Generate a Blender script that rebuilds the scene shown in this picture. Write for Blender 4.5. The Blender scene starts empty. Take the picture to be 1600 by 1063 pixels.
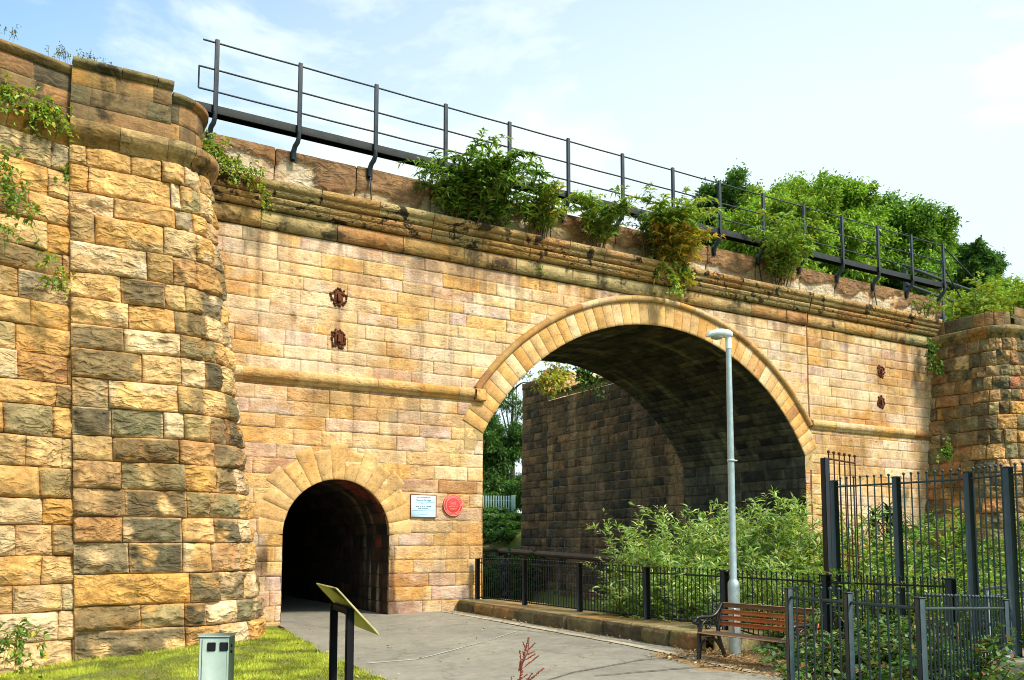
import bpy, math, random
import numpy as np
from mathutils import Vector

R = math.radians
rng = np.random.default_rng(7)
random.seed(7)
scene = bpy.context.scene
COL = scene.collection

# ------------------------------------------------------------------ noise
def _hash(i, j, k, s):
    h = (i * 374761393 + j * 668265263 + k * 2147483647 + s * 1274126177) & 0xFFFFFFFF
    h = ((h ^ (h >> 13)) * 1274126177) & 0xFFFFFFFF
    h = (h ^ (h >> 16)) & 0xFFFFFF
    return h / float(0xFFFFFF)

def vnoise(p, s=0):
    p = np.asarray(p, float)
    f = np.floor(p).astype(np.int64)
    t = p - f
    t = t * t * (3 - 2 * t)
    out = 0.0
    for dx in (0, 1):
        wx = t[..., 0] if dx else 1 - t[..., 0]
        for dy in (0, 1):
            wy = t[..., 1] if dy else 1 - t[..., 1]
            for dz in (0, 1):
                wz = t[..., 2] if dz else 1 - t[..., 2]
                out = out + wx * wy * wz * _hash(f[..., 0] + dx, f[..., 1] + dy, f[..., 2] + dz, s)
    return out

def fbm(p, oct=4, s=0):
    p = np.asarray(p, float)
    a, o, n = 1.0, 0.0, 0.0
    for k in range(oct):
        o = o + a * vnoise(p, s + k * 17)
        n += a
        a *= 0.5
        p = p * 2.03 + 11.3
    return o / n

def sstep(a, b, x):
    t = np.clip((np.asarray(x, float) - a) / (b - a), 0, 1)
    return t * t * (3 - 2 * t)

# ------------------------------------------------------------------ mesh builder
class MB:
    def __init__(self):
        self.v, self.f, self.c, self.n = [], [], [], 0
        self.uniform = True

    def add(self, v, f, col=(1, 1, 1)):
        v = np.asarray(v, float).reshape(-1, 3)
        f = np.asarray(f, np.int64)
        c = np.asarray(col, float)
        if c.ndim == 1:
            c = np.tile(c, (len(v), 1))
        self.v.append(v)
        self.c.append(c)
        self.f.append(f + self.n)
        self.n += len(v)

    def grid(self, P, col=(1, 1, 1), flip=False):
        nu, nv = P.shape[:2]
        idx = np.arange(nu * nv).reshape(nu, nv)
        q = np.stack([idx[:-1, :-1], idx[1:, :-1], idx[1:, 1:], idx[:-1, 1:]], -1).reshape(-1, 4)
        if flip:
            q = q[:, ::-1]
        c = np.asarray(col, float)
        if c.ndim == 3:
            c = c.reshape(-1, 3)
        self.add(P.reshape(-1, 3), q, c)

    def box(self, lo, hi, col=(1, 1, 1), M=None):
        x0, y0, z0 = lo
        x1, y1, z1 = hi
        v = np.array([[x0, y0, z0], [x1, y0, z0], [x1, y1, z0], [x0, y1, z0], [x0, y0, z1], [x1, y0, z1], [x1, y1, z1], [x0, y1, z1]], float)
        if M is not None:
            v = M(v)
        self.add(v, [[3, 2, 1, 0], [4, 5, 6, 7], [0, 1, 5, 4], [1, 2, 6, 5], [2, 3, 7, 6], [3, 0, 4, 7]], col)

    def bbox(self, lo, hi, b=0.006, col=(1, 1, 1), M=None):
        """box with chamfered edges"""
        lo, hi = np.array(lo, float), np.array(hi, float)
        b = min(b, 0.45 * float((hi - lo).min()))
        vs, key = [], {}
        for sx in (0, 1):
            for sy in (0, 1):
                for sz in (0, 1):
                    s = (sx, sy, sz)
                    for ax in range(3):
                        p = [(hi[k] - b if s[k] else lo[k] + b) for k in range(3)]
                        p[ax] = hi[ax] if s[ax] else lo[ax]
                        key[(s, ax)] = len(vs)
                        vs.append(p)
        F = []
        for ax in range(3):
            a, c = (ax + 1) % 3, (ax + 2) % 3
            for sd in (0, 1):
                q = []
                for (i, j) in ((0, 0), (1, 0), (1, 1), (0, 1)):
                    s = [0, 0, 0]
                    s[ax], s[a], s[c] = sd, i, j
                    q.append(key[(tuple(s), ax)])
                F.append(q if sd else q[::-1])
        for ax in range(3):
            a, c = (ax + 1) % 3, (ax + 2) % 3
            for i in (0, 1):
                for j in (0, 1):
                    s0, s1 = [0, 0, 0], [0, 0, 0]
                    s0[a] = s1[a] = i
                    s0[c] = s1[c] = j
                    s1[ax] = 1
                    F.append([key[(tuple(s0), a)], key[(tuple(s1), a)], key[(tuple(s1), c)], key[(tuple(s0), c)]])
        v = np.array(vs)
        if M is not None:
            v = M(v)
        self.add(v, F, col)
        T = []
        for sx in (0, 1):
            for sy in (0, 1):
                for sz in (0, 1):
                    T.append([key[((sx, sy, sz), k)] for k in range(3)])
        base = self.n - len(vs)
        self.f.append(np.array(T) + base)

    def tube(self, pts, r, sides=8, col=(1, 1, 1), cap=True, flat=None):
        pts = np.asarray(pts, float)
        n = len(pts)
        r = np.broadcast_to(np.asarray(r, float), (n,))
        tan = np.gradient(pts, axis=0)
        tan /= np.linalg.norm(tan, axis=1)[:, None] + 1e-9
        up = np.array([0, 0, 1.0]) if abs(tan[0][2]) < 0.9 else np.array([1.0, 0, 0])
        P = np.zeros((n, sides + 1, 3))
        a = np.linspace(0, 2 * math.pi, sides + 1)
        for i in range(n):
            x = np.cross(up, tan[i])
            x /= np.linalg.norm(x) + 1e-9
            y = np.cross(tan[i], x)
            up = y if abs(tan[0][2]) >= 0.9 else up
            P[i] = pts[i] + r[i] * (np.cos(a)[:, None] * x * (flat or 1) + np.sin(a)[:, None] * y)
        self.grid(P, col, flip=True)
        if cap:
            for i, fl in ((0, 0), (n - 1, 1)):
                ring = P[i, :-1]
                c = ring.mean(0)
                v = np.vstack([ring, c])
                f = [[k, (k + 1) % sides, sides] if fl else [(k + 1) % sides, k, sides] for k in range(sides)]
                self.add(v, f, col)

    def lathe(self, prof, c=(0, 0, 0), sides=16, col=(1, 1, 1)):
        a = np.linspace(0, 2 * math.pi, sides + 1)
        P = np.zeros((len(prof), sides + 1, 3))
        for i, (r, z) in enumerate(prof):
            P[i] = np.stack([c[0] + r * np.cos(a), c[1] + r * np.sin(a), np.full_like(a, c[2] + z)], -1)
        self.grid(P, col, flip=True)

    def ball(self, c, r, col=(1, 1, 1), n=6):
        pr = [(r * math.sin(t), -r * math.cos(t)) for t in np.linspace(0.02, math.pi - 0.02, n)]
        self.lathe(pr, c, 8, col)

    def build(self, name, mat, parent=None, smooth=False):
        me = bpy.data.meshes.new(name)
        V = np.vstack(self.v)
        loops = np.concatenate([f.reshape(-1) for f in self.f])
        tot = np.concatenate([np.full(len(f), f.shape[1]) for f in self.f])
        me.vertices.add(len(V))
        me.vertices.foreach_set('co', V.astype(np.float32).ravel())
        me.loops.add(len(loops))
        me.loops.foreach_set('vertex_index', loops.astype(np.int32))
        me.polygons.add(len(tot))
        me.polygons.foreach_set('loop_start', np.concatenate([[0], np.cumsum(tot)[:-1]]).astype(np.int32))
        me.polygons.foreach_set('loop_total', tot.astype(np.int32))
        me.update(calc_edges=True)
        me.validate()
        ca = me.color_attributes.new('Col', 'FLOAT_COLOR', 'POINT')
        C4 = np.ones((len(V), 4), np.float32)
        C4[:, :3] = np.vstack(self.c)
        ca.data.foreach_set('color', C4.ravel())
        if smooth:
            me.polygons.foreach_set('use_smooth', np.ones(len(tot), bool))
        me.materials.append(mat)
        o = bpy.data.objects.new(name, me)
        COL.objects.link(o)
        if parent is not None:
            o.parent = parent
            q, off = parent, Vector((0, 0, 0))
            while q is not None:
                off += q.location
                q = q.parent
            o.location = -off
        return o

def thing(name, label, cat, loc=(0, 0, 0), group=None):
    o = bpy.data.objects.new(name, None)
    COL.objects.link(o)
    o.location = loc
    o.empty_display_size = 0.2
    return tag(o, label, cat, group)

def tag(o, label, cat, group=None):
    o['label'], o['category'], o['kind'] = label, cat, 'thing'
    if group:
        o['group'] = group
    return o

def struct(o, kind='structure', label=None):
    o['kind'] = kind
    if label:
        o['label'] = label
    return o

# ------------------------------------------------------------------ materials
def newmat(name):
    m = bpy.data.materials.new(name)
    m.use_nodes = True
    nt = m.node_tree
    return m, nt, nt.nodes['Principled BSDF']

def N(nt, t, **kw):
    n = nt.nodes.new(t)
    for k, v in kw.items():
        setattr(n, k, v)
    return n

def noise(nt, scale, detail=6, rough=0.6, vec=None, dist=0.0):
    n = N(nt, 'ShaderNodeTexNoise')
    n.inputs['Scale'].default_value = scale
    n.inputs['Detail'].default_value = detail
    n.inputs['Roughness'].default_value = rough
    n.inputs['Distortion'].default_value = dist
    if vec is not None:
        nt.links.new(vec, n.inputs['Vector'])
    return n

def ramp(nt, fac, stops):
    r = N(nt, 'ShaderNodeValToRGB')
    e = r.color_ramp.elements
    while len(e) < len(stops):
        e.new(0.5)
    for k, (p, c) in enumerate(stops):
        e[k].position = p
        e[k].color = (c[0], c[1], c[2], 1) if not np.isscalar(c) else (c, c, c, 1)
    nt.links.new(fac, r.inputs[0])
    return r.outputs[0]

def mix(nt, mode, fac, a, b):
    m = N(nt, 'ShaderNodeMix', data_type='RGBA', blend_type=mode)
    for sock, val in ((0, fac), (6, a), (7, b)):
        if hasattr(val, 'is_output'):
            nt.links.new(val, m.inputs[sock])
        else:
            m.inputs[sock].default_value = val if sock == 0 else (*val, 1)
    return m.outputs[2]

def bump(nt, h, strength, dist, bs, prev=None):
    b = N(nt, 'ShaderNodeBump')
    b.inputs['Strength'].default_value = strength
    b.inputs['Distance'].default_value = dist
    nt.links.new(h, b.inputs['Height'])
    if prev is not None:
        nt.links.new(prev, b.inputs['Normal'])
    nt.links.new(b.outputs[0], bs.inputs['Normal'])
    return b.outputs[0]

def stone_mat(name, stain=0.5, ridge=0.0, rsc=4.0, st=(0.55, 0.66), stsc=1.15, stain_col=(0.045, 0.035, 0.02), lo=0.62, hi=1.3, fine=28, bstr=0.5, bdist=0.02, streak=0.0, moss=0.0):
    m, nt, bs = newmat(name)
    tc = N(nt, 'ShaderNodeTexCoord').outputs['Object']
    att = N(nt, 'ShaderNodeAttribute', attribute_name='Col').outputs['Color']
    n1 = noise(nt, 2.3, 8, 0.62, tc)
    n2 = noise(nt, fine, 6, 0.7, tc)
    v1 = ramp(nt, n1.outputs[0], [(0.3, lo), (0.7, hi)])
    c = mix(nt, 'MULTIPLY', 1.0, att, v1)
    v2 = ramp(nt, n2.outputs[0], [(0.3, 0.74), (0.7, 1.2)])
    c = mix(nt, 'MULTIPLY', 1.0, c, v2)
    # warm iron staining
    n3 = noise(nt, 0.9, 5, 0.6, tc, 0.6)
    f3 = ramp(nt, n3.outputs[0], [(0.5, 0.0), (0.72, 0.5)])
    c = mix(nt, 'MULTIPLY', f3, c, (0.95, 0.62, 0.32))
    if stain > 0:
        n4 = noise(nt, stsc, 9, 0.68, tc, 0.3)
        f4 = ramp(nt, n4.outputs[0], [(st[0], 0.0), (st[1], stain)])
        c = mix(nt, 'MIX', f4, c, stain_col)
    if streak > 0:
        mp = N(nt, 'ShaderNodeMapping')
        mp.inputs['Scale'].default_value = (2.6, 2.6, 0.16)
        nt.links.new(tc, mp.inputs['Vector'])
        n5 = noise(nt, 1.0, 7, 0.65, mp.outputs[0])
        f5 = ramp(nt, n5.outputs[0], [(0.55, 0.0), (0.7, streak)])
        c = mix(nt, 'MIX', f5, c, (0.05, 0.04, 0.022))
    if moss > 0:
        n6 = noise(nt, 1.7, 8, 0.7, tc)
        f6 = ramp(nt, n6.outputs[0], [(0.52, 0.0), (0.62, moss)])
        c = mix(nt, 'MIX', f6, c, (0.1, 0.11, 0.025))
    nt.links.new(c, bs.inputs['Base Color'])
    bs.inputs['Roughness'].default_value = 0.9
    bs.inputs['Specular IOR Level'].default_value = 0.25
    b0 = bump(nt, n2.outputs[0], bstr, bdist, bs)
    n7 = noise(nt, fine * 0.33, 5, 0.6, tc)
    b1 = bump(nt, n7.outputs[0], bstr * 0.8, bdist * 2, bs, b0)
    if ridge > 0:
        mp2 = N(nt, 'ShaderNodeMapping')
        mp2.inputs['Scale'].default_value = (1.0, 1.0, 2.1)
        mp2.inputs['Rotation'].default_value = (0.0, 0.35, 0.2)
        nt.links.new(tc, mp2.inputs['Vector'])
        n8 = noise(nt, rsc, 5, 0.6, mp2.outputs[0], 0.5)
        n8.noise_type = 'RIDGED_MULTIFRACTAL'
        n8.inputs['Offset'].default_value = 0.9
        n8.inputs['Gain'].default_value = 1.6
        n10 = noise(nt, 0.95, 4, 0.5, tc)
        mk_ = ramp(nt, n10.outputs[0], [(0.36, 0.25), (0.62, 1.0)])
        hm = N(nt, 'ShaderNodeMath', operation='MULTIPLY')
        nt.links.new(n8.outputs[0], hm.inputs[0])
        nt.links.new(mk_, hm.inputs[1])
        bump(nt, hm.outputs[0], ridge, 0.05, bs, b1)
        crk = ramp(nt, n8.outputs[0], [(0.05, 0.55), (0.35, 1.0), (1.0, 1.12)])
        c2 = mix(nt, 'MULTIPLY', mk_, c, crk)
        nt.links.new(c2, bs.inputs['Base Color'])
    return m

def plain_mat(name, col, rough=0.5, metal=0.0, var=0.25, scale=6, bstr=0.08, spec=0.5, dirt=None):
    m, nt, bs = newmat(name)
    tc = N(nt, 'ShaderNodeTexCoord').outputs['Object']
    n1 = noise(nt, scale, 7, 0.65, tc)
    v = ramp(nt, n1.outputs[0], [(0.3, 1 - var), (0.7, 1 + var)])
    c = mix(nt, 'MULTIPLY', 1.0, col, v)
    if dirt:
        n2 = noise(nt, scale * 1.7, 8, 0.7, tc)
        f = ramp(nt, n2.outputs[0], [(0.55, 0.0), (0.68, dirt[1])])
        c = mix(nt, 'MIX', f, c, dirt[0])
    nt.links.new(c, bs.inputs['Base Color'])
    rr = ramp(nt, n1.outputs[0], [(0.3, max(0.05, rough - 0.12)), (0.7, min(1, rough + 0.12))])
    nt.links.new(rr, bs.inputs['Roughness'])
    bs.inputs['Metallic'].default_value = metal
    bs.inputs['Specular IOR Level'].default_value = spec
    n3 = noise(nt, scale * 12, 4, 0.6, tc)
    bump(nt, n3.outputs[0], bstr, 0.01, bs)
    return m

def leaf_mat(name, trans=0.35, gloss=0.35):
    m, nt, bs = newmat(name)
    att = N(nt, 'ShaderNodeAttribute', attribute_name='Col').outputs['Color']
    nt.links.new(att, bs.inputs['Base Color'])
    bs.inputs['Roughness'].default_value = 0.5
    bs.inputs['Specular IOR Level'].default_value = gloss
    tr = N(nt, 'ShaderNodeBsdfTranslucent')
    tc = mix(nt, 'MULTIPLY', 1.0, att, (1.15, 1.25, 0.5))
    nt.links.new(tc, tr.inputs['Color'])
    ms = N(nt, 'ShaderNodeMixShader')
    ms.inputs[0].default_value = trans
    nt.links.new(bs.outputs[0], ms.inputs[1])
    nt.links.new(tr.outputs[0], ms.inputs[2])
    nt.links.new(ms.outputs[0], nt.nodes['Material Output'].inputs['Surface'])
    return m

M = {}
M['ashlar'] = stone_mat('ashlar_sandstone', stain=0.16, stain_col=(0.10, 0.065, 0.035), lo=0.68, hi=1.25, fine=22, bstr=0.6, bdist=0.012, streak=0.5, ridge=0.30, rsc=7.0)
M['dressed'] = stone_mat('smooth_dressed_sandstone', stain=0.2, stain_col=(0.14, 0.085, 0.04), lo=0.75, hi=1.18, fine=26, bstr=0.35, bdist=0.008, streak=0.25, ridge=0.08, rsc=9.0)
M['rock'] = stone_mat('rock_faced_sandstone', stain=0.62, stain_col=(0.075, 0.058, 0.03), lo=0.55, hi=1.35, fine=18, bstr=0.7, bdist=0.03, ridge=0.85, rsc=3.4)
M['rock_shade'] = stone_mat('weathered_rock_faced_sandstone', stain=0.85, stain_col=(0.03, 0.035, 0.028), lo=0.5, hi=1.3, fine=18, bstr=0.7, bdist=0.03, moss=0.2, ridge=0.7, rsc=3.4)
M['mould'] = stone_mat('moulded_sandstone', stain=0.85, st=(0.53, 0.63), stsc=1.5, stain_col=(0.02, 0.015, 0.009), lo=0.55, hi=1.2, fine=20, bstr=0.5, bdist=0.014, streak=0.75, ridge=0.3, rsc=4.0)
M['crown'] = stone_mat('stained_cornice_stone', stain=0.95, st=(0.54, 0.59), stsc=2.3, ridge=0.5, rsc=5.0, stain_col=(0.018, 0.013, 0.008), lo=0.6, hi=1.2, fine=20, bstr=0.5, bdist=0.015, streak=0.6)
M['soot_shade'] = stone_mat('sooty_shade_stone', stain=0.75, stain_col=(0.008, 0.007, 0.006), lo=0.4, hi=1.4, fine=14, bstr=0.7, bdist=0.03, streak=0.5)  # soot plus interior shade, both put into the stone colour
M['parapet'] = stone_mat('eroded_parapet_stone', stain=0.35, stain_col=(0.05, 0.03, 0.018), lo=0.6, hi=1.25, fine=14, bstr=0.8, bdist=0.03, streak=0.45, ridge=0.7, rsc=2.6)
M['plinth'] = stone_mat('mossy_plinth_stone', stain=0.5, stain_col=(0.04, 0.035, 0.02), lo=0.55, hi=1.3, fine=14, bstr=0.9, bdist=0.04, moss=0.6)
M['concrete'] = stone_mat('mossy_concrete', stain=0.2, fine=26, bstr=0.35, bdist=0.01, moss=0.55)
M['steel'] = plain_mat('dark_painted_steel', (0.006, 0.009, 0.011), 0.45, 0.0, 0.35, 7, 0.1, 0.3, ((0.06, 0.035, 0.02), 0.25))
M['steel_green'] = plain_mat('dark_green_painted_steel', (0.014, 0.03, 0.034), 0.42, 0.0, 0.3, 7, 0.08, 0.5, ((0.07, 0.06, 0.04), 0.2))
M['bridge_steel'] = plain_mat('bridge_railing_steel', (0.014, 0.021, 0.028), 0.55, 0.0, 0.35, 6, 0.1, 0.4, ((0.07, 0.04, 0.025), 0.35))
M['beam'] = plain_mat('walkway_beam_steel', (0.014, 0.017, 0.016), 0.6, 0.0, 0.4, 5, 0.15, 0.3, ((0.05, 0.045, 0.025), 0.5))
M['galv'] = plain_mat('galvanised_steel', (0.36, 0.43, 0.43), 0.42, 0.55, 0.18, 9, 0.05)
M['lamp_shell'] = plain_mat('pale_lamp_shell', (0.72, 0.76, 0.78), 0.35, 0.1, 0.1, 6, 0.03)
M['lamp_glass'] = plain_mat('lamp_lens', (0.35, 0.33, 0.3), 0.15, 0.0, 0.1, 6, 0.0)
M['iron'] = plain_mat('black_cast_iron', (0.008, 0.008, 0.009), 0.35, 0.0, 0.3, 8, 0.2, 0.6)
M['cabinet'] = plain_mat('grey_green_cabinet_paint', (0.235, 0.30, 0.255), 0.5, 0.0, 0.12, 4, 0.05, 0.4, ((0.2, 0.22, 0.16), 0.35))
M['black'] = plain_mat('matt_black_plastic', (0.008, 0.008, 0.01), 0.9, 0.0, 0.2, 8, 0.05, 0.08)
M['rust'] = plain_mat('rusty_iron', (0.10, 0.03, 0.012), 0.9, 0.0, 0.5, 14, 0.6, 0.2, ((0.02, 0.01, 0.008), 0.9))
M['sign_white'] = plain_mat('white_sign_enamel', (0.42, 0.60, 0.72), 0.35, 0.0, 0.06, 4, 0.02)
M['sign_frame'] = plain_mat('brown_sign_frame', (0.16, 0.045, 0.03), 0.5, 0.0, 0.2, 8, 0.1)
M['red'] = plain_mat('red_enamel', (0.60, 0.03, 0.022), 0.35, 0.0, 0.12, 10, 0.05)
M['pink'] = plain_mat('pale_pink_lettering', (0.72, 0.28, 0.24), 0.5, 0.0, 0.1, 10, 0.02)
M['ink'] = plain_mat('dark_ink', (0.03, 0.06, 0.08), 0.6, 0.0, 0.1, 10, 0.0)
M['board_back'] = plain_mat('lectern_board_steel', (0.42, 0.37, 0.12), 0.45, 0.0, 0.35, 4, 0.05, 0.5, ((0.2, 0.17, 0.05), 0.4))
M['board_edge'] = plain_mat('lectern_board_face', (0.45, 0.42, 0.30), 0.3, 0.0, 0.15, 7, 0.03)
M['pipe_rust'] = plain_mat('brown_pipe_paint', (0.13, 0.065, 0.035), 0.7, 0.0, 0.4, 4, 0.2, 0.3)
M['leaf'] = leaf_mat('leaf')
M['leaf_far'] = leaf_mat('tree_leaf', 0.3, 0.2)
M['stem'] = plain_mat('woody_stem', (0.12, 0.075, 0.035), 0.8, 0.0, 0.3, 20, 0.2, 0.2)
M['bark'] = plain_mat('bark', (0.07, 0.055, 0.04), 0.9, 0.0, 0.4, 8, 0.6, 0.2)
M['litter'] = leaf_mat('dry_leaf', 0.1, 0.2)

def wood_mat(name, col):
    m, nt, bs = newmat(name)
    tc = N(nt, 'ShaderNodeTexCoord').outputs['Object']
    mp = N(nt, 'ShaderNodeMapping')
    mp.inputs['Scale'].default_value = (30, 1.6, 30)
    nt.links.new(tc, mp.inputs['Vector'])
    n1 = noise(nt, 1.0, 8, 0.65, mp.outputs[0])
    c = mix(nt, 'MULTIPLY', 1.0, col, ramp(nt, n1.outputs[0], [(0.3, 0.55), (0.7, 1.3)]))
    nt.links.new(c, bs.inputs['Base Color'])
    bs.inputs['Roughness'].default_value = 0.5
    bump(nt, n1.outputs[0], 0.3, 0.006, bs)
    return m
M['slat'] = wood_mat('orange_stained_wood', (0.66, 0.20, 0.06))
M['slat_dark'] = wood_mat('weathered_brown_wood', (0.22, 0.12, 0.06))

# ------------------------------------------------------------------ masonry
OCH, BUF, PAL, BRN, PUR, ORA, DRK, OLV, RED = (np.array(c) for c in (
    (0.57, 0.315, 0.10), (0.60, 0.38, 0.16), (0.67, 0.50, 0.30), (0.38, 0.19, 0.075), (0.50, 0.345, 0.275),
    (0.54, 0.28, 0.07), (0.13, 0.10, 0.055), (0.30, 0.24, 0.11), (0.42, 0.15, 0.07)))
PAL_ASH = ([OCH, BUF, PAL, BRN, PUR, ORA], [0.27, 0.26, 0.14, 0.08, 0.18, 0.07])
PAL_ROCK = ([OCH, BUF, PAL, BRN, ORA, DRK, OLV], [0.31, 0.23, 0.16, 0.08, 0.12, 0.02, 0.08])
PAL_ROCKR = ([OCH, BUF, BRN, ORA, DRK, OLV, RED], [0.2, 0.14, 0.18, 0.1, 0.16, 0.16, 0.06])
PAL_SOOT_SHADE = ([np.array((0.10, 0.085, 0.05)), np.array((0.065, 0.056, 0.036)), np.array((0.022, 0.02, 0.016)), np.array((0.16, 0.12, 0.06))], [0.35, 0.3, 0.2, 0.15])  # sooty tones taken darker to carry the shade of the vault
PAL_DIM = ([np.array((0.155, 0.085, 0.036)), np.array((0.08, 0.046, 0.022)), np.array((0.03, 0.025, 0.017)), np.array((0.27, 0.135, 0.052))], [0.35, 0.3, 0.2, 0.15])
PAL_VOUS = ([OCH, BUF, PAL, BRN, ORA], [0.36, 0.34, 0.1, 0.1, 0.1])

def pick(pal, g):
    k = g.choice(len(pal[0]), p=pal[1])
    c = pal[0][k] * g.uniform(0.86, 1.14)
    o = pal[0][g.choice(len(pal[0]), p=pal[1])]
    return c * 0.72 + o * 0.28

def courses(z0, z1, h, jit, g):
    zs, z = [z0], z0
    while z < z1 - h * 0.6:
        z += h * (1 + g.uniform(-jit, jit))
        zs.append(z)
    zs = np.array(zs)
    return z0 + (zs - z0) * (z1 - z0) / (zs[-1] - z0)

def lay(zs, u0, u1, mean, jit, g, breaks=()):
    out = []
    for i in range(len(zs) - 1):
        edges = [u0]
        u = u0 - g.uniform(0, mean * 0.6)
        while True:
            u += mean * (1 + g.uniform(-jit, jit))
            if u > u1 - mean * 0.35:
                break
            if u > u0 + mean * 0.25:
                edges.append(u)
        edges.append(u1)
        for b in breaks:
            e = [x for x in edges if abs(x - b) > 0.12]
            edges = sorted(e + [b])
        for a, b in zip(edges[:-1], edges[1:]):
            if b - a > 0.02:
                out.append((a, b, zs[i], zs[i + 1]))
    return out

def blocks(mb, rects, surf, pal, g, step=0.12, groove=0.02, bev=0.018, rough=0.006, pillow=0.0, mortar=(0.23, 0.15, 0.075), clamp=None, flip=False, tint=None, nscale=3.0, base=0.0, warp=0.0, grime=None, cmod=None, fine=0.0):
    for (a, b, c, d) in rects:
        nu = max(2, int(round((b - a) / step)))
        nz = max(2, int(round((d - c) / step)))
        bu, bz = min(bev, (b - a) * 0.25), min(bev, (d - c) * 0.25)
        us = np.concatenate([[a], np.linspace(a + bu, b - bu, nu + 1), [b]])
        zs = np.concatenate([[c], np.linspace(c + bz, d - bz, nz + 1), [d]])
        U, Z = np.meshgrid(us, zs, indexing='ij')
        U0, Z0 = U.copy(), Z.copy()
        if warp > 0:
            wq = np.stack([U0 * 2.6, Z0 * 2.6, np.zeros_like(U0)], -1)
            U = U + (fbm(wq, 2, 77) - 0.5) * 2 * warp
            Z = Z + (fbm(wq, 2, 78) - 0.5) * 2 * warp
        moved = None
        if clamp is not None:
            U, Z, moved = clamp(U, Z)
            if moved.all():
                continue
        seed = int(g.integers(1, 9999))
        edge = np.zeros_like(U)
        edge[1:-1, 1:-1] = 1
        du = np.minimum(U0 - a, b - U0)
        dz = np.minimum(Z0 - c, d - Z0)
        dist = np.minimum(du, dz)
        q = np.stack([U0 * nscale, Z0 * nscale, np.full_like(U0, seed * 0.37)], -1)
        nf = fbm(q, 4, seed) - 0.5
        off = edge * (nf * rough * 2 + g.uniform(-0.5, 0.5) * rough)
        if pillow > 0:
            # split rock face: the lowest of a few tilted break planes, with a drafted margin
            k = 6
            hu, hz = 0.5 * (b - a), 0.5 * (d - c)
            uu, zz = (U0 - 0.5 * (a + b)) / hu, (Z0 - 0.5 * (c + d)) / hz
            pl = np.full_like(U0, pillow * 1.5)
            jx = (fbm(q * 0.9 + 3, 3, seed + 2) - 0.5) * 0.9
            for _ in range(k):
                pl = np.minimum(pl, pillow * (g.uniform(0.55, 1.35) + g.normal(0, 0.42) * (uu + jx) + g.normal(0, 0.42) * (zz + jx)))
            m = 0.012 + 0.05 * fbm(q * 1.6 + 9, 3, seed + 6) ** 1.5
            pl = np.minimum(pl, pillow * 1.25 * dist / m)
            rg = 1 - np.abs(2 * fbm(q * np.array([1.0, 1.9, 1.0]) + 2, 3, seed + 4) - 1)
            pl = pl + ((rg - 0.6) * 0.75 + (fbm(q * 3.1, 2, seed + 14) - 0.5) * 0.4) * pillow * sstep(0, 0.05, dist)
            off = off + edge * np.maximum(pl, pillow * 0.04)
        gv = groove * (0.35 + 1.5 * fbm(np.stack([U0 * 1.9, Z0 * 1.9, 0 * U0 + 5], -1), 3, 61))
        off = off + base - gv * (1 - edge)
        P = surf(U, Z, off)
        col = pick(pal, g)
        if tint is not None:
            col = col * tint(0.5 * (a + b), 0.5 * (c + d))
        n2 = fbm(q * 0.9 + 7, 3, seed + 5)
        var = 0.72 + 0.56 * n2
        if fine > 0:
            var = var * (1 + fine * (fbm(q * np.array([1.2, 3.4, 1.0]) + 17, 3, seed + 8) - 0.5) * 2)
        C = col[None, None, :] * var[..., None]
        o2 = pick(pal, g)
        mk = sstep(0.5, 0.62, fbm(q * 0.5 + 23, 3, seed + 11))[..., None] * 0.6
        C = C * (1 - mk) + o2[None, None] * var[..., None] * mk
        if grime is not None:
            am = grime(0.5 * (a + b), 0.5 * (c + d), g)
            if am > 0:
                mm = sstep(0.36, 0.56, fbm(q * 0.55 + 41, 4, seed + 12) + 0.10) * sstep(-0.01, 0.05, dist + 0.03 * (nf)) * am
                gc = (np.array((0.105, 0.085, 0.045)) if g.random() < 0.7 else np.array((0.20, 0.17, 0.08))) * g.uniform(0.7, 1.3)
                C = C * (1 - mm[..., None]) + gc * (0.6 + 0.8 * n2[..., None]) * mm[..., None]
        if cmod is not None:
            C = cmod(U, Z, C)
        mo = np.array(mortar)[None, None, :] * (0.5 + fbm(np.stack([U0 * 3, Z0 * 3, 0 * U0], -1), 2, 63))[..., None]
        C = np.where(edge[..., None] > 0, C, mo)
        mb.grid(P, C, flip)

def sweep(mb, prof, path, nrm, cols, gap=0.005, jitter=0.004, g=rng, flip=False, stones=None):
    """prof: [(off, z)], path: (n,2) plan points, nrm: (n,2); stones: index pairs along the path"""
    prof = np.array(prof)
    path, nrm = np.asarray(path, float), np.asarray(nrm, float)
    for (i, j) in stones:
        pp, nn = path[i:j + 1].copy(), nrm[i:j + 1]
        t0 = pp[1] - pp[0]
        pp[0] += t0 / np.linalg.norm(t0) * gap
        t1 = pp[-1] - pp[-2]
        pp[-1] -= t1 / np.linalg.norm(t1) * gap
        dz, do = g.uniform(-jitter, jitter), g.uniform(-jitter, jitter)
        P = np.zeros((len(pp), len(prof), 3))
        w = (fbm(np.stack([pp[:, 0] * 2, pp[:, 1] * 2, np.zeros(len(pp))], -1), 3, 5) - 0.5) * 0.02
        for k, (o, z) in enumerate(prof):
            e = (o + do + w)[:, None]
            P[:, k, :2] = pp + nn * e
            P[:, k, 2] = z + dz
        c = pick(cols, g)
        mb.grid(P, c, flip)
        for q, fl in ((0, flip), (-1, not flip)):
            ring = P[q]
            cen = ring.mean(0)
            v = np.vstack([ring, cen])
            n = len(prof)
            f = [[k, k + 1, n] if fl else [k + 1, k, n] for k in range(n - 1)]
            mb.add(v, f, c)

def straight(x0, x1, n, y=0.0):
    xs = np.linspace(x0, x1, n + 1)
    return np.stack([xs, np.full_like(xs, y)], -1), np.tile([0.0, -1.0], (n + 1, 1))

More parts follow.
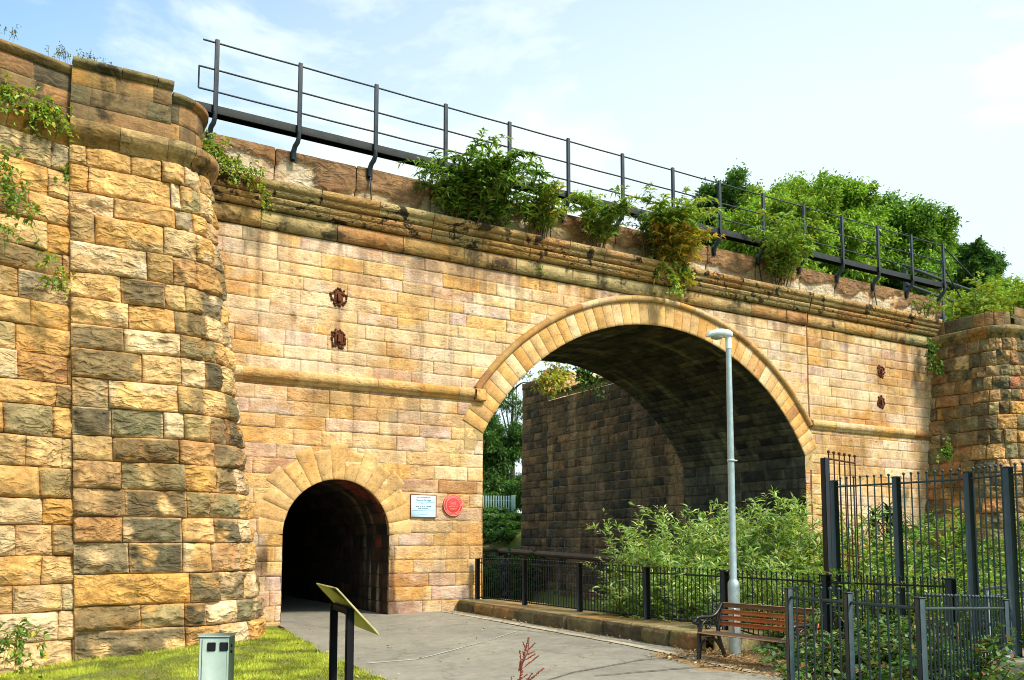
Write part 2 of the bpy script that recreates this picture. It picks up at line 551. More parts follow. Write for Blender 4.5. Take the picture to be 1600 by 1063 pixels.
def stones_of(n, k, g):
    out, i = [], 0
    while i < n:
        j = min(n, i + max(1, int(k + g.integers(-1, 2))))
        if n - j < max(1, k // 2):
            j = n
        out.append((i, j))
        i = j
    return out

# ================================================================== THE BRIDGE
CX, CZ, RI, RO = 0.08, 1.40, 7.05, 7.74
JL, JR = CX - 6.2, CX + 6.2
ZS = CZ + math.sqrt(RI ** 2 - 6.2 ** 2)
A0 = math.atan2(ZS - CZ, 6.2)
FX, FZ, FR = -10.09, 2.05, 1.33
DEPTH = 6.1
GX = 6.55          # construction joint

bridge = thing('stone_bridge', 'golden sandstone railway bridge with one wide river arch and a small footway arch', 'bridge', (0, 0, 0))

def clampf(U, Z):
    U, Z = U.copy(), Z.copy()
    mv = np.zeros(U.shape, bool)
    # main arch
    dx, dz = U - CX, Z - CZ
    r = np.hypot(dx, dz)
    ang = np.arctan2(dz, np.abs(dx))
    up = (ang > A0 - 0.02) & (r < RI + 0.3) & (dz > 0)
    k = (RI + 0.3) / np.maximum(r, 1e-6)
    U = np.where(up, CX + dx * k, U)
    Z = np.where(up, CZ + dz * k, Z)
    lowr = (~up) & (np.abs(dx) < 6.2 - 1e-6) & (Z < ZS + 0.5)
    U = np.where(lowr, CX + np.sign(dx) * 6.2, U)
    mv |= up | lowr
    # footway arch
    dx, dz = U - FX, Z - FZ
    r = np.hypot(dx, dz)
    up = (dz >= 0) & (r < FR + 0.35)
    k = (FR + 0.35) / np.maximum(r, 1e-6)
    U = np.where(up, FX + dx * k, U)
    Z = np.where(up, FZ + dz * k, Z)
    lowr = (dz < 0) & (np.abs(dx) < FR - 1e-6)
    U = np.where(lowr, FX + np.sign(dx) * FR, U)
    mv |= up | lowr
    return U, Z, mv

def face_front(U, Z, off):
    return np.stack([U, -off, Z], -1)

def ash_tint(u, z):
    t = np.array([1.0, 1.0, 1.0])
    n = fbm(np.array([u * 0.25, z * 0.4, 3.0]), 3, 91)
    return t * (0.72 + 0.56 * n)

g = np.random.default_rng(11)
mb = MB()
zs = courses(-2.6, 9.265, 0.335, 0.10, g)
zs_f = zs
bk = [JL, JR, FX - FR, FX + FR]
R1 = []
for i in range(len(zs) - 1):
    zm = 0.5 * (zs[i] + zs[i + 1])
    b = [x for x in bk if (zm < ZS + 0.1 and x in (JL, JR)) or (zm < FZ and x not in (JL, JR))]
    R1 += lay(zs[i:i + 2], -13.7, GX - 0.035, 0.98, 0.5, g, b)
    R1 += lay(zs[i:i + 2], GX + 0.035, 13.7, 0.92, 0.45, g)
def rust_marks(U, Z, C):
    def blend(m, c):
        return C * (1 - m[..., None]) + np.array(c) * m[..., None]
    nz_ = fbm(np.stack([U * 6, Z * 1.3, 0 * U], -1), 3, 83)
    for x in (-10.16, 10.38):
        m = np.exp(-((U - x + 0.03 * np.sin(Z * 9)) / 0.075) ** 2) * sstep(5.95, 6.3, Z) * sstep(7.95, 7.6, Z) * (0.4 + nz_)
        C = blend(np.clip(m, 0, 0.75), (0.30, 0.11, 0.03))
        m = np.exp(-((U - x) / 0.42) ** 2 - ((Z - 7.35) / 0.75) ** 2) * 0.4
        C = blend(m * nz_, (0.40, 0.22, 0.12))
    # damp dark staining beside the pier foot and at the tunnel mouth
    m = np.exp(-((U + 11.95) / 0.45) ** 2 - ((Z - 1.6) / 0.55) ** 2) * sstep(0.4, 0.6, nz_)
    C = blend(np.clip(m * 1.3, 0, 0.9), (0.06, 0.035, 0.02))
    m = np.exp(-((U + 8.6) / 0.25) ** 2) * sstep(0.46, 0.6, nz_) * sstep(2.2, 1.4, Z)
    C = blend(np.clip(m, 0, 0.8), (0.10, 0.05, 0.025))
    big = fbm(np.stack([U * 0.55, Z * 0.75, 0 * U + 2], -1), 5, 87)
    ble = fbm(np.stack([U * 0.8, Z * 1.0, 0 * U + 8], -1), 5, 89)
    run = fbm(np.stack([U * 2.8, Z * 0.22, 0 * U + 6], -1), 4, 93)
    C = blend(sstep(0.50, 0.66, big) * 0.5, (0.36, 0.20, 0.08))
    C = blend(sstep(0.52, 0.66, ble) * 0.45, (0.66, 0.52, 0.36))
    C = blend(sstep(0.52, 0.66, run) * 0.45 * np.maximum(sstep(6.8, 9.2, Z), sstep(4.2, 5.5, Z) * sstep(5.8, 5.6, Z)), (0.15, 0.085, 0.04))
    C = blend(sstep(0.9, 0.0, Z) * 0.45 * sstep(0.35, 0.6, big), (0.24, 0.11, 0.05))
    m = sstep(8.5, 9.3, Z) * sstep(0.48, 0.62, nz_) * 0.5
    C = blend(m, (0.20, 0.11, 0.045))
    return C
blocks(mb, R1, face_front, PAL_ASH, g, step=0.06, groove=0.009, bev=0.006, rough=0.013, clamp=clampf, tint=ash_tint, nscale=6.0, warp=0.011, mortar=(0.21, 0.125, 0.055), cmod=rust_marks, fine=0.35)
mb.box((GX - 0.06, 0.015, -2.6), (GX + 0.06, 0.06, 9.3), (0.16, 0.075, 0.03))
mb.build('facade', M['ashlar'], bridge)

# rear elevation (plain courses, seen only as a dark edge through the arch)
mb = MB()
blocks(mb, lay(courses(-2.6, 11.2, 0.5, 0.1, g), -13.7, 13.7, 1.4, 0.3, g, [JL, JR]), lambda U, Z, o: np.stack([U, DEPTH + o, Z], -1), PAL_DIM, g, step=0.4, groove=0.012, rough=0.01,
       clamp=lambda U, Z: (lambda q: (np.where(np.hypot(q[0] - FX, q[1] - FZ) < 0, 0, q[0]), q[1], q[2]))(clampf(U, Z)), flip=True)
mb.build('rear_wall', M['soot_shade'], bridge)

# main arch ring
def ring_surf(cx, cz):
    return lambda U, Z, off: np.stack([cx + Z * np.cos(U), -off, cz + Z * np.sin(U)], -1)
mb = MB()
nv = 47
th = np.linspace(math.pi - A0, A0, nv + 1)
g = np.random.default_rng(12)
for k in range(nv):
    blocks(mb, [(th[k + 1] + 0.0, th[k] - 0.0, RI, RO)], ring_surf(CX, CZ), PAL_VOUS, g, step=0.08, groove=0.012, bev=0.0022, rough=0.006, base=0.018, flip=True, nscale=6)
# arris return to the soffit
a = np.linspace(A0, math.pi - A0, 120)
P = np.stack([np.stack([CX + RI * np.cos(a), np.full_like(a, -0.012), CZ + RI * np.sin(a)], -1), np.stack([CX + RI * np.cos(a), np.full_like(a, 0.012), CZ + RI * np.sin(a)], -1)], 1)
mb.grid(P, (0.40, 0.27, 0.12))
# skewbacks
for s in (-1, 1):
    q = [(6.19, 4.3), (6.75, 4.3), (6.75, 5.25), (6.5, 5.0), (6.2, ZS + 0.03)]
    mb.add([(CX + s * a_, -0.002, b_) for a_, b_ in q], [[0, 1, 2, 3, 4]], (0.42, 0.28, 0.12))
for s in (-1, 1):
    aa = A0 if s > 0 else math.pi - A0
    p0 = np.array([CX + RI * math.cos(aa), 0, CZ + RI * math.sin(aa)])
    p1 = np.array([CX + RO * math.cos(aa), 0, CZ + RO * math.sin(aa)])
    v = [p0 + (0, -0.017, 0), p1 + (0, -0.017, 0), p1 + (0, 0.02, 0), p0 + (0, 0.02, 0)]
    mb.add(v, [[0, 1, 2, 3]], (0.4, 0.27, 0.12))
mb.build('arch_ring', M['dressed'], bridge)

# hood moulding over the ring
mb = MB()
g = np.random.default_rng(13)
th = np.linspace(math.pi - 0.615, 0.60, 97)
pr = [(-0.03, 0.0), (0.05, 0.005), (0.10, 0.03), (0.125, 0.08), (0.125, 0.13), (0.09, 0.175), (0.03, 0.2), (-0.03, 0.2)]
for k in range(0, 96, 4):
    t = th[k:k + 5].copy()
    t[0] -= 0.0006
    t[-1] += 0.0006
    P = np.zeros((5, len(pr), 3))
    for q, (o, rr) in enumerate(pr):
        r_ = RO - 0.005 + rr
        P[:, q] = np.stack([CX + r_ * np.cos(t), np.full(5, -o), CZ + r_ * np.sin(t)], -1)
    mb.grid(P, pick(PAL_VOUS, g) * 0.8)
mb.build('hood_mould', M['dressed'], bridge)

# barrel vault with its jambs
def barrel(cx, cz, r, half, zb, zs_, y0, y1, pal, mat, name, nstep, crs, length, parent, sd, cmod=None):
    g = np.random.default_rng(sd)
    a0 = math.atan2(zs_ - cz, half)
    L1 = zs_ - zb
    L2 = r * (math.pi - 2 * a0)
    def S(U, Z, off):      # U = depth, Z = distance along the section from one jamb foot
        ang = math.pi - a0 - (Z - L1) / r
        xl, zl = np.where(Z < L1, cx - half, 0), zb + Z
        X = np.where(Z < L1, cx - half + off, np.where(Z > L1 + L2, cx + half - off, cx + (r - off) * np.cos(ang)))
        ZZ = np.where(Z < L1, zb + Z, np.where(Z > L1 + L2, zs_ - (Z - L1 - L2), cz + (r - off) * np.sin(ang)))
        return np.stack([X, U, ZZ], -1)
    mb = MB()
    n1 = max(1, int(round(L1 / crs)))
    n2 = int(round(L2 / (crs * 0.75)))
    cz_ = np.concatenate([np.linspace(0, L1, n1 + 1), np.linspace(L1, L1 + L2, n2 + 1)[1:], np.linspace(L1 + L2, 2 * L1 + L2, n1 + 1)[1:]])
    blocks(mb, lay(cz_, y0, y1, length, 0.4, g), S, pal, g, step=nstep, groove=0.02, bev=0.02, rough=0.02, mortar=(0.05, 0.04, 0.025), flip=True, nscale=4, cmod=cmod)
    return mb.build(name, mat, parent)

def lime(U, Z, C):
    n = fbm(np.stack([U * 2.6, Z * 0.22, 0 * U], -1), 4, 301)
    k = fbm(np.stack([U * 1.2, Z * 0.8, 0 * U + 4], -1), 3, 305)
    m = sstep(0.52, 0.66, n) * sstep(0.35, 0.6, k) * 0.8
    return C * (1 - m[..., None]) + np.array((0.27, 0.235, 0.13)) * m[..., None]
def drips_mouth_light(U, Z, C):
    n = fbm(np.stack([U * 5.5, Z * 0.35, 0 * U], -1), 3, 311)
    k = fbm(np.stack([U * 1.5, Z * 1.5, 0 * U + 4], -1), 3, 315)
    m = sstep(0.58, 0.68, n) * 0.8 * sstep(2.2, 0.7, U)  # real drips, kept pale near the mouth to imitate daylight reaching in
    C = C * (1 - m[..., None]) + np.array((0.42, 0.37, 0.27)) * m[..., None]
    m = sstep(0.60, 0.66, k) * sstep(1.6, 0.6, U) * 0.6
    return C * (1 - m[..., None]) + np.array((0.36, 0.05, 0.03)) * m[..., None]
barrel(CX, CZ, RI, 6.2, -2.6, ZS, 0.0, DEPTH, PAL_SOOT_SHADE, M['soot_shade'], 'vault', 0.1, 0.36, 0.8, bridge, 14, lime)

tun = barrel(FX, FZ, FR, FR, -0.3, FZ, 0.0, 13.0, ([np.array((0.075, 0.045, 0.025)), np.array((0.035, 0.025, 0.018)), np.array((0.02, 0.016, 0.013))], [0.35, 0.35, 0.3]), M['soot_shade'], 'footway_tunnel', 0.1, 0.36, 0.9, bridge, 15, drips_mouth_light)  # tunnel shade put into these near-black tones, on top of soot
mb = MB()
mb.box((FX - 1.5, 13.0, -0.4), (FX + 1.5, 13.2, 3.6), (0.05, 0.04, 0.03))  # blank end added so no daylight shows through the tunnel
mb.build('tunnel_light_stop', M['soot_shade'], bridge)

# footway voussoirs: a fan of long smooth stones with a stepped back
mb = MB()
g = np.random.default_rng(16)
nf = 15
th = np.linspace(math.pi, 0, nf + 1)
for k in range(nf):
    am = 0.5 * (th[k] + th[k + 1])
    ro = FR + 0.58 + 0.14 * (k % 2) + 0.16 * abs(math.sin(am))
    blocks(mb, [(th[k + 1], th[k], FR, ro)], ring_surf(FX, FZ), ([BUF * 0.95, OCH, BUF * 0.85], [0.5, 0.25, 0.25]), g, step=0.06, groove=0.008, bev=0.005, rough=0.006, base=0.007, flip=True, nscale=6, fine=0.3)
a = np.linspace(0, math.pi, 60)
P = np.stack([np.stack([FX + FR * np.cos(a), np.full_like(a, -0.015), FZ + FR * np.sin(a)], -1), np.stack([FX + FR * np.cos(a), np.full_like(a, 0.12), FZ + FR * np.sin(a)], -1)], 1)
mb.grid(P, (0.34, 0.21, 0.09))
mb.build('footway_arch_ring', M['dressed'], bridge)

# string courses
sp = [(-0.02, 5.60), (0.05, 5.60), (0.055, 5.685), (0.06, 5.69), (0.12, 5.70), (0.122, 5.885), (0.115, 5.895), (-0.02, 5.95)]
for (x0, x1, sd, dz) in ((-13.7, -6.12, 17, 0.0), (6.62, 13.7, 18, 0.1)):
    mb = MB()
    g = np.random.default_rng(sd)
    n = 60
    pth, nn = straight(x0, x1, n)
    sweep(mb, [(o, z + dz) for o, z in sp], pth, nn, PAL_VOUS, stones=stones_of(n, 9, g), g=g, gap=0.004)
    if sd == 17:
        for k in range(1):
            mb.bbox((-6.42, -0.17, 5.60), (-6.09, 0.02, 5.93), 0.03, OCH * 0.8)
    mb.build('string_course', M['ashlar'], bridge)

# cornice in three bands
bands = [
    ('cornice_frieze', [(-0.12, 9.30), (0.06, 9.30), (0.065, 9.70), (0.05, 9.71), (-0.12, 9.71)], 14),
    ('cornice_bed_mould', [(-0.12, 9.755), (0.15, 9.755), (0.155, 9.86), (0.165, 9.87), (0.10, 9.885), (0.19, 9.90), (0.20, 9.98), (0.215, 10.01), (0.04, 10.02), (-0.12, 10.02)], 12),
    ('cornice_crown', [(-0.12, 10.065), (0.25, 10.065), (0.26, 10.17), (0.265, 10.18), (0.20, 10.195), (0.31, 10.215), (0.345, 10.28), (0.35, 10.365), (0.33, 10.385), (-0.35, 10.43)], 11)]
for nm, prf, k in bands:
    mb = MB()
    g = np.random.default_rng(len(nm))
    for (x0, x1) in ((-13.75, GX - 0.03), (GX + 0.03, 13.75)):
        n = int((x1 - x0) / 0.125)
        pth, nn = straight(x0, x1, n)
        sweep(mb, [(o, z) for o, z in prf], pth, nn, ([BUF * 0.78, OCH * 0.78, OLV * 1.2, BRN * 1.1], [0.42, 0.30, 0.16, 0.12]), stones=stones_of(n, k, g), g=g, gap=0.009, jitter=0.008)
    mb.box((-13.7, 0.10, 9.2), (13.7, 0.2, 10.4), (0.2, 0.13, 0.07))
    mb.build(nm, M['mould'] if 'frieze' in nm else M['crown'], bridge)

# eroded parapet slabs standing back on the cornice
mb = MB()
g = np.random.default_rng(21)
xs = [-13.9]
while xs[-1] < 14.0:
    xs.append(xs[-1] + g.uniform(1.7, 2.3))
for a, b in zip(xs[:-1], xs[1:]):
    nu, nz = int((b - a) / 0.05), 26
    U, Z = np.meshgrid(np.linspace(a + 0.012, b - 0.012, nu), np.linspace(10.36, 11.44 + g.uniform(-0.015, 0.015), nz), indexing='ij')
    q = np.stack([U * 1.1, Z * 1.6, np.zeros_like(U)], -1)
    n1 = fbm(q, 5, 31)
    n2 = fbm(q * 3.1, 4, 37)
    brk = 10.95 + (n1 - 0.5) * 1.2 + (n2 - 0.5) * 0.25
    low = sstep(0.03, -0.03, Z - brk)
    off = -0.25 - low * (0.05 + 0.09 * n2) + (n2 - 0.5) * 0.03
    off[0, :] -= 0.03
    off[-1, :] -= 0.03
    top = np.array((0.27, 0.15, 0.07)) * g.uniform(0.75, 1.2)
    pal_ = np.array((0.46, 0.33, 0.19))[None, None] * (0.6 + 0.8 * n1[..., None])
    wh = sstep(0.52, 0.62, fbm(q * 0.7 + 9, 4, 41))[..., None]
    pal_ = pal_ * (1 - 0.45 * wh) + np.array((0.50, 0.46, 0.37)) * 0.45 * wh
    C = top[None, None] * (0.7 + 0.6 * n2[..., None]) * (1 - low[..., None]) + pal_ * low[..., None]
    mb.grid(np.stack([U, -off, Z], -1), C)
    mb.box((a + 0.012, 0.262, 11.39), (b - 0.012, 0.55, 11.425), top)
mb.box((-13.9, 0.42, 10.3), (14.1, 0.55, 11.38), (0.2, 0.12, 0.06))
mb.build('parapet', M['parapet'], bridge)

mb = MB()
mb.box((-16.2, 0.3, 10.2), (16.2, DEPTH - 0.1, 10.35), (0.12, 0.11, 0.1))
mb.build('deck', M['concrete'], bridge)

# rusted tie-bar sockets
for (x, z) in ((-10.17, 7.87), (-10.15, 6.85), (10.42, 8.06), (10.36, 6.93)):
    mb = MB()
    g2 = np.random.default_rng(int(abs(x * 100 + z * 10)))
    for k in range(22):
        t = k / 22 * 2 * math.pi
        r = g2.uniform(0.15, 0.25)
        mb.ball((x + r * math.cos(t) * 0.85, -0.012, z + r * math.sin(t)), g2.uniform(0.025, 0.05), (0.3, 0.12, 0.05))
    pl = mb.build('tie_plate', M['rust'], bridge)
    mb = MB()
    mb.bbox((x - 0.11, -0.03, z - 0.16), (x + 0.11, 0.0, z + 0.16), 0.02, (1, 1, 1))
    mb.bbox((x - 0.05, -0.075, z - 0.11), (x + 0.05, -0.028, z + 0.10), 0.015, (1, 1, 1))
    mb.build('tie_bar_end', M['rust'], pl)

# ================================================================== PIERS AND WING WALLS
R0, RT, YA = 1.75, 0.85, -1.78
ZT = 9.30
def rz(Z): return R0 + (RT - R0) * np.asarray(Z) / ZT
def xa(Z): return -14.11 - 0.047 * np.asarray(Z)
def xl(Z): return -15.90 - 0.045 * np.asarray(Z)
LF = 1.79
LC = R0 * math.pi / 2
def pier_surf(sx, zfix=None, doff=0.0):
    def S(U, Z, off):
        zz = Z if zfix is None else np.full_like(Z, zfix)
        r, x0, x1 = rz(zz), xl(zz), xa(zz)
        o = off + doff
        a = np.clip((U - LF) / LC, 0, 1) * math.pi / 2 - math.pi / 2
        X = np.where(U < LF, x0 + (x1 - x0) * U / LF, np.where(U < LF + LC, x1 + (r + o) * np.cos(a), x1 + r + o))
        Y = np.where(U < LF, YA - r - o, np.where(U < LF + LC, YA + (r + o) * np.sin(a), YA + (U - LF - LC)))
        X = np.where(U < 0, x0 + 0 * U, X)
        Y = np.where(U < 0, YA - r - o + np.minimum(-U, 0.6), Y)
        return np.stack([X * sx, Y, Z], -1)
    return S
def pier_path(sx, n=60, z=ZT, doff=0.0, u1=LF + LC + 1.95):
    us = np.concatenate([[0.0], np.linspace(0.0, u1, n + 1)[1:]])
    S = pier_surf(1, z)
    p = S(us, np.full_like(us, z), np.full_like(us, doff))[:, :2]
    p2 = S(us, np.full_like(us, z), np.full_like(us, doff + 0.01))[:, :2]
    nn = (p2 - p) / 0.01
    p[:, 0] *= sx
    nn[:, 0] *= sx
    return us, p, nn

C16, S16 = math.cos(R(16)), math.sin(R(16))
def wing_surf(sx, zfix=None, setb=0.16):
    def S(U, Z, off):
        zz = Z if zfix is None else np.full_like(Z, zfix)
        x0 = xl(zz) + 0.12
        y0 = YA - rz(zz) + setb
        X = x0 - U * C16 + off * S16
        Y = y0 - U * S16 - off * C16
        return np.stack([X * sx, Y, Z], -1)
    return S

def masonry_side(sx, pal, mat, seed, pier_label, wing_label, zpar, coping):
    g = np.random.default_rng(seed)
    zs = courses(-0.75, ZT, 0.49, 0.18, g)
    pier = thing('masonry_pier', pier_label, 'stone pier', (sx * -14.1, -1.8, 0))
    mb = MB()
    fl = sx < 0
    def soil(u, z, g):
        pz = 0.46 if 0.5 < z < 5.6 else (0.25 if z < 7.5 else 0.16)
        if sx < 0:
            pz = 0.5
        return g.uniform(0.55, 1.0) if g.random() < pz else 0.0
    kw = dict(step=0.04, groove=0.016, bev=0.010, rough=0.012, pillow=0.12, mortar=(0.30, 0.16, 0.055), nscale=4.6, flip=fl, warp=0.014, grime=soil, fine=0.3)
    for i in range(len(zs) - 1):
        w_ = g.choice([-0.16, 0.0, 0.0, 0.12])
        blocks(mb, lay(zs[i:i + 2], 0.0, LF + w_, 1.08, 0.42, g, ()), pier_surf(sx), pal, g, **kw)
        blocks(mb, lay(zs[i:i + 2], LF + w_, LF + LC + 1.9, 0.74, 0.38, g), pier_surf(sx), pal, g, **kw)
    blocks(mb, lay(zs, -0.3, 0.0, 0.3, 0.1, g), pier_surf(sx), pal, g, step=0.1, groove=0.02, rough=0.01, flip=fl)
    mb.build('pier_masonry', mat, pier)
    # string moulding
    mb = MB()
    us, p, nn = pier_path(sx)
    prf = [(-0.05, 9.28), (0.06, 9.28), (0.065, 9.40), (0.12, 9.41), (0.16, 9.47), (0.225, 9.55), (0.23, 9.56), (0.235, 9.68), (0.22, 9.70), (-0.1, 9.77)]
    st = stones_of(len(us) - 1, 9, g)
    sweep(mb, prf, p, nn, ([BUF * 0.7, OCH * 0.65, OLV * 0.8], [0.4, 0.3, 0.3]), stones=st, g=g, gap=0.004, flip=fl)
    mb.build('string_moulding', M['mould'], pier)
    mb = MB()
    cz = courses(9.74, zpar, 0.36, 0.08, g)
    PW = ([OLV * 0.62, BRN * 0.85, OCH * 0.55, DRK * 0.8, ORA * 0.7], [0.3, 0.2, 0.1, 0.3, 0.1])
    zl = zpar - 0.17
    cz2 = courses(9.74, zl, 0.36, 0.08, g)
    blocks(mb, lay(cz, 0.0, LF, 0.95, 0.35, g), pier_surf(sx, ZT, 0.02), PW, g, step=0.1, groove=0.012, bev=0.012, rough=0.012, flip=fl, fine=0.3)
    blocks(mb, lay(cz2, LF, LF + LC + 2.1, 0.85, 0.35, g), pier_surf(sx, ZT, -0.12), PW, g, step=0.1, groove=0.012, bev=0.012, rough=0.012, flip=fl, fine=0.3)
    blocks(mb, lay(cz, -0.5, 0.0, 0.5, 0.1, g), pier_surf(sx, ZT, 0.02), PW, g, step=0.1, groove=0.012, rough=0.01, flip=fl)
    mb.build('pier_parapet', M['mould'], pier)
    if coping:
        mb = MB()
        def cop(z):
            return [(-0.3, z), (0.05, z), (0.055, z + 0.05), (0.11, z + 0.06), (0.115, z + 0.15), (0.10, z + 0.16), (-0.35, z + 0.22)]
        kf = int(np.searchsorted(us, LF))
        sweep(mb, cop(zpar), p[:kf + 1], nn[:kf + 1], ([OLV * 0.6, BUF * 0.5, BRN * 0.8], [0.5, 0.3, 0.2]), stones=stones_of(kf, 7, g), g=g, gap=0.006, jitter=0.006, flip=fl)
        S2 = pier_surf(1, ZT)
        uu_ = us[kf:]
        p_ = S2(uu_, np.full_like(uu_, ZT), np.full_like(uu_, -0.12))[:, :2] * np.array([sx, 1])
        sweep(mb, cop(zl), p_, nn[kf:], ([OLV * 0.6, BUF * 0.5, BRN * 0.8], [0.5, 0.3, 0.2]), stones=stones_of(len(uu_) - 1, 9, g), g=g, gap=0.006, jitter=0.006, flip=fl)
        mb.build('coping', M['mould'], pier)
    mb = MB()
    def flipx(v):
        v = v.copy()
        v[:, 0] *= sx
        return v
    mb.box((-16.2, -2.3, zpar - 0.32), (-14.3, 0.3, zpar - 0.24), (0.12, 0.1, 0.06), flipx)  # hidden slab added inside the pier top to block light
    mb.build('pier_light_block', M['concrete'], pier)
    # flared wing wall
    wing = thing('wing_wall', wing_label, 'wing wall', (sx * -16.5, -3.4, 0))
    mb = MB()
    UW = 7.0
    zs = courses(-0.75, ZT - 0.05, 0.50, 0.16, g)
    kw['step'] = 0.05
    kw['grime'] = lambda u, z, g: (g.uniform(0.4, 0.8) if g.random() < (0.2 if sx > 0 else 0.55) else 0.0)
    blocks(mb, lay(zs, -0.1, UW, 0.95, 0.4, g), wing_surf(sx), pal, g, **kw)
    mb.build('wall_masonry', mat, wing)
    us = np.linspace(0, UW, 60)
    S = wing_surf(1, ZT)
    p = S(us, np.full_like(us, ZT), np.zeros_like(us))[:, :2]
    nn = np.tile([S16, -C16], (60, 1))
    p[:, 0] *= sx
    nn = nn * np.array([sx, 1])
    mb = MB()
    prf = [(-0.05, 9.22), (0.05, 9.22), (0.07, 9.34), (0.13, 9.38), (0.22, 9.48), (0.24, 9.60), (0.20, 9.64), (-0.1, 9.68)]
    sweep(mb, prf, p, nn, ([BUF * 0.65, OCH * 0.65, OLV * 0.8], [0.4, 0.3, 0.3]), stones=stones_of(59, 9, g), g=g, gap=0.004, flip=not fl)
    mb.build('string_moulding', M['mould'], wing)
    mb = MB()
    blocks(mb, lay(courses(9.66, zpar - 0.12, 0.36, 0.08, g), 0.0, UW, 1.0, 0.35, g), wing_surf(sx, ZT), PW, g, step=0.1, groove=0.012, rough=0.012, flip=fl)
    mb.build('wall_parapet', M['mould'], wing)
    if coping:
        mb = MB()
        z = zpar - 0.12
        prf = [(-0.3, z), (0.05, z), (0.06, z + 0.05), (0.11, z + 0.07), (0.11, z + 0.13), (0.04, z + 0.18), (-0.35, z + 0.2)]
        sweep(mb, prf, p, nn, ([OLV * 0.55, BUF * 0.42, DRK], [0.4, 0.3, 0.3]), stones=stones_of(59, 14, g), g=g, gap=0.006, flip=not fl)
        mb.build('coping', M['mould'], wing)
    return pier, wing

masonry_side(1, PAL_ROCK, M['rock'], 41, 'sunlit round-ended pier of rock-faced golden blocks beside the footway tunnel', 'flared rock-faced stone wall with ivy, behind the grey utility cabinet', 10.78, True)
masonry_side(-1, PAL_ROCKR, M['rock_shade'], 42, 'dark stained round-ended stone pier rising behind the tall garden railings', 'dark weathered wing wall running beyond the stained round-ended pier', 10.45, False)

# retaining wall that carries on from the far side of the arch
rear = thing('retaining_wall', 'dark shaded stone retaining wall seen through the main arch', 'stone wall', (6.3, 12.0, 0))
g = np.random.default_rng(51)
mb = MB()
def rear_surf(U, Z, off):
    return np.stack([JR + 0.03 + (U - DEPTH) * 0.02 + (Z - 4) * 0.012 - off, U, Z], -1)
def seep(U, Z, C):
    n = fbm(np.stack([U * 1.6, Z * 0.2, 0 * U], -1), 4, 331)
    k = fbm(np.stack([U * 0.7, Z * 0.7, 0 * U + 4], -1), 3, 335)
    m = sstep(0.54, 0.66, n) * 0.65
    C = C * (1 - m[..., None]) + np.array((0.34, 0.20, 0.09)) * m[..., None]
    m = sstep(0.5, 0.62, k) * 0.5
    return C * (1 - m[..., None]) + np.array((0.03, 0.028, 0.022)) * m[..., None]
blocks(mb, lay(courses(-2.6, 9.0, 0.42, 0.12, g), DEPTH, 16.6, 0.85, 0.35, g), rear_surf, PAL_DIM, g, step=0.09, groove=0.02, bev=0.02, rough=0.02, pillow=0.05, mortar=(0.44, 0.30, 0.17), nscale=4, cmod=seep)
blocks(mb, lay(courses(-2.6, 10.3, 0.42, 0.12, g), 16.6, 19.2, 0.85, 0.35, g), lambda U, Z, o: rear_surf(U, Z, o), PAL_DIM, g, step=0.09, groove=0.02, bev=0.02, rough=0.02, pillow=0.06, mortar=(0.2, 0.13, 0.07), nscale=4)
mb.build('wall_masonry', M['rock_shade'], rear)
mb = MB()
blocks(mb, lay([9.0, 9.34], DEPTH, 16.6, 1.3, 0.2, g), lambda U, Z, o: rear_surf(U, Z, o + 0.06), ([OLV * 0.8], [1.0]), g, step=0.12, groove=0.01, rough=0.01)
mb.box((6.2, DEPTH, 9.28), (7.4, 16.6, 9.335), OLV * 0.8)
mb.build('coping', M['rock_shade'], rear)
mb = MB()
blocks(mb, lay(courses(9.0, 10.75, 0.42, 0.1, g), 6.75, 10.5, 0.8, 0.3, g), lambda U, Z, o: np.stack([U, 16.9 - o, Z], -1), PAL_ASH, g, step=0.1, groove=0.014, rough=0.012)
mb.box((6.75, 16.93, 9.0), (10.5, 17.3, 10.73), OCH)
mb.build('end_parapet', M['ashlar'], rear)

rw = thing('river_wall', 'low dark river wall closing the channel beyond the arch, under the palisade fence', 'stone wall', (0, 20, -1.5))
mb = MB()
blocks(mb, lay(courses(-2.6, 1.35, 0.42, 0.1, g), -9.0, 6.4, 0.85, 0.3, g), lambda U, Z, o: np.stack([U, 20.0 - o, Z], -1), PAL_SOOT_SHADE, g, step=0.12, groove=0.02, bev=0.02, rough=0.02, pillow=0.05, mortar=(0.06, 0.045, 0.03))
mb.build('wall_masonry', M['soot_shade'], rw)
mb = MB()
mb.bbox((-9.0, 19.9, 1.355), (6.4, 20.5, 1.5), 0.03, (0.16, 0.11, 0.06))
mb.build('coping', M['plinth'], rw)
mb = MB()
mb.tube([(5.75, 7.0, 1.05), (5.7, 12, 1.16), (5.65, 17, 1.3), (5.62, 19.8, 1.36)], 0.15, 10, (1, 1, 1))
for y in (8.5, 13.5, 18.5):
    mb.lathe([(0.175, -0.05), (0.175, 0.05)], (0, 0, 0), 10)
    mb.v[-1] = mb.v[-1][:, [0, 2, 1]] + np.array([5.72, y, 1.06 + (y - 7) * 0.026])
tag(mb.build('water_pipe', M['pipe_rust']), 'brown service pipe along the foot of the wall under the arch', 'pipe')

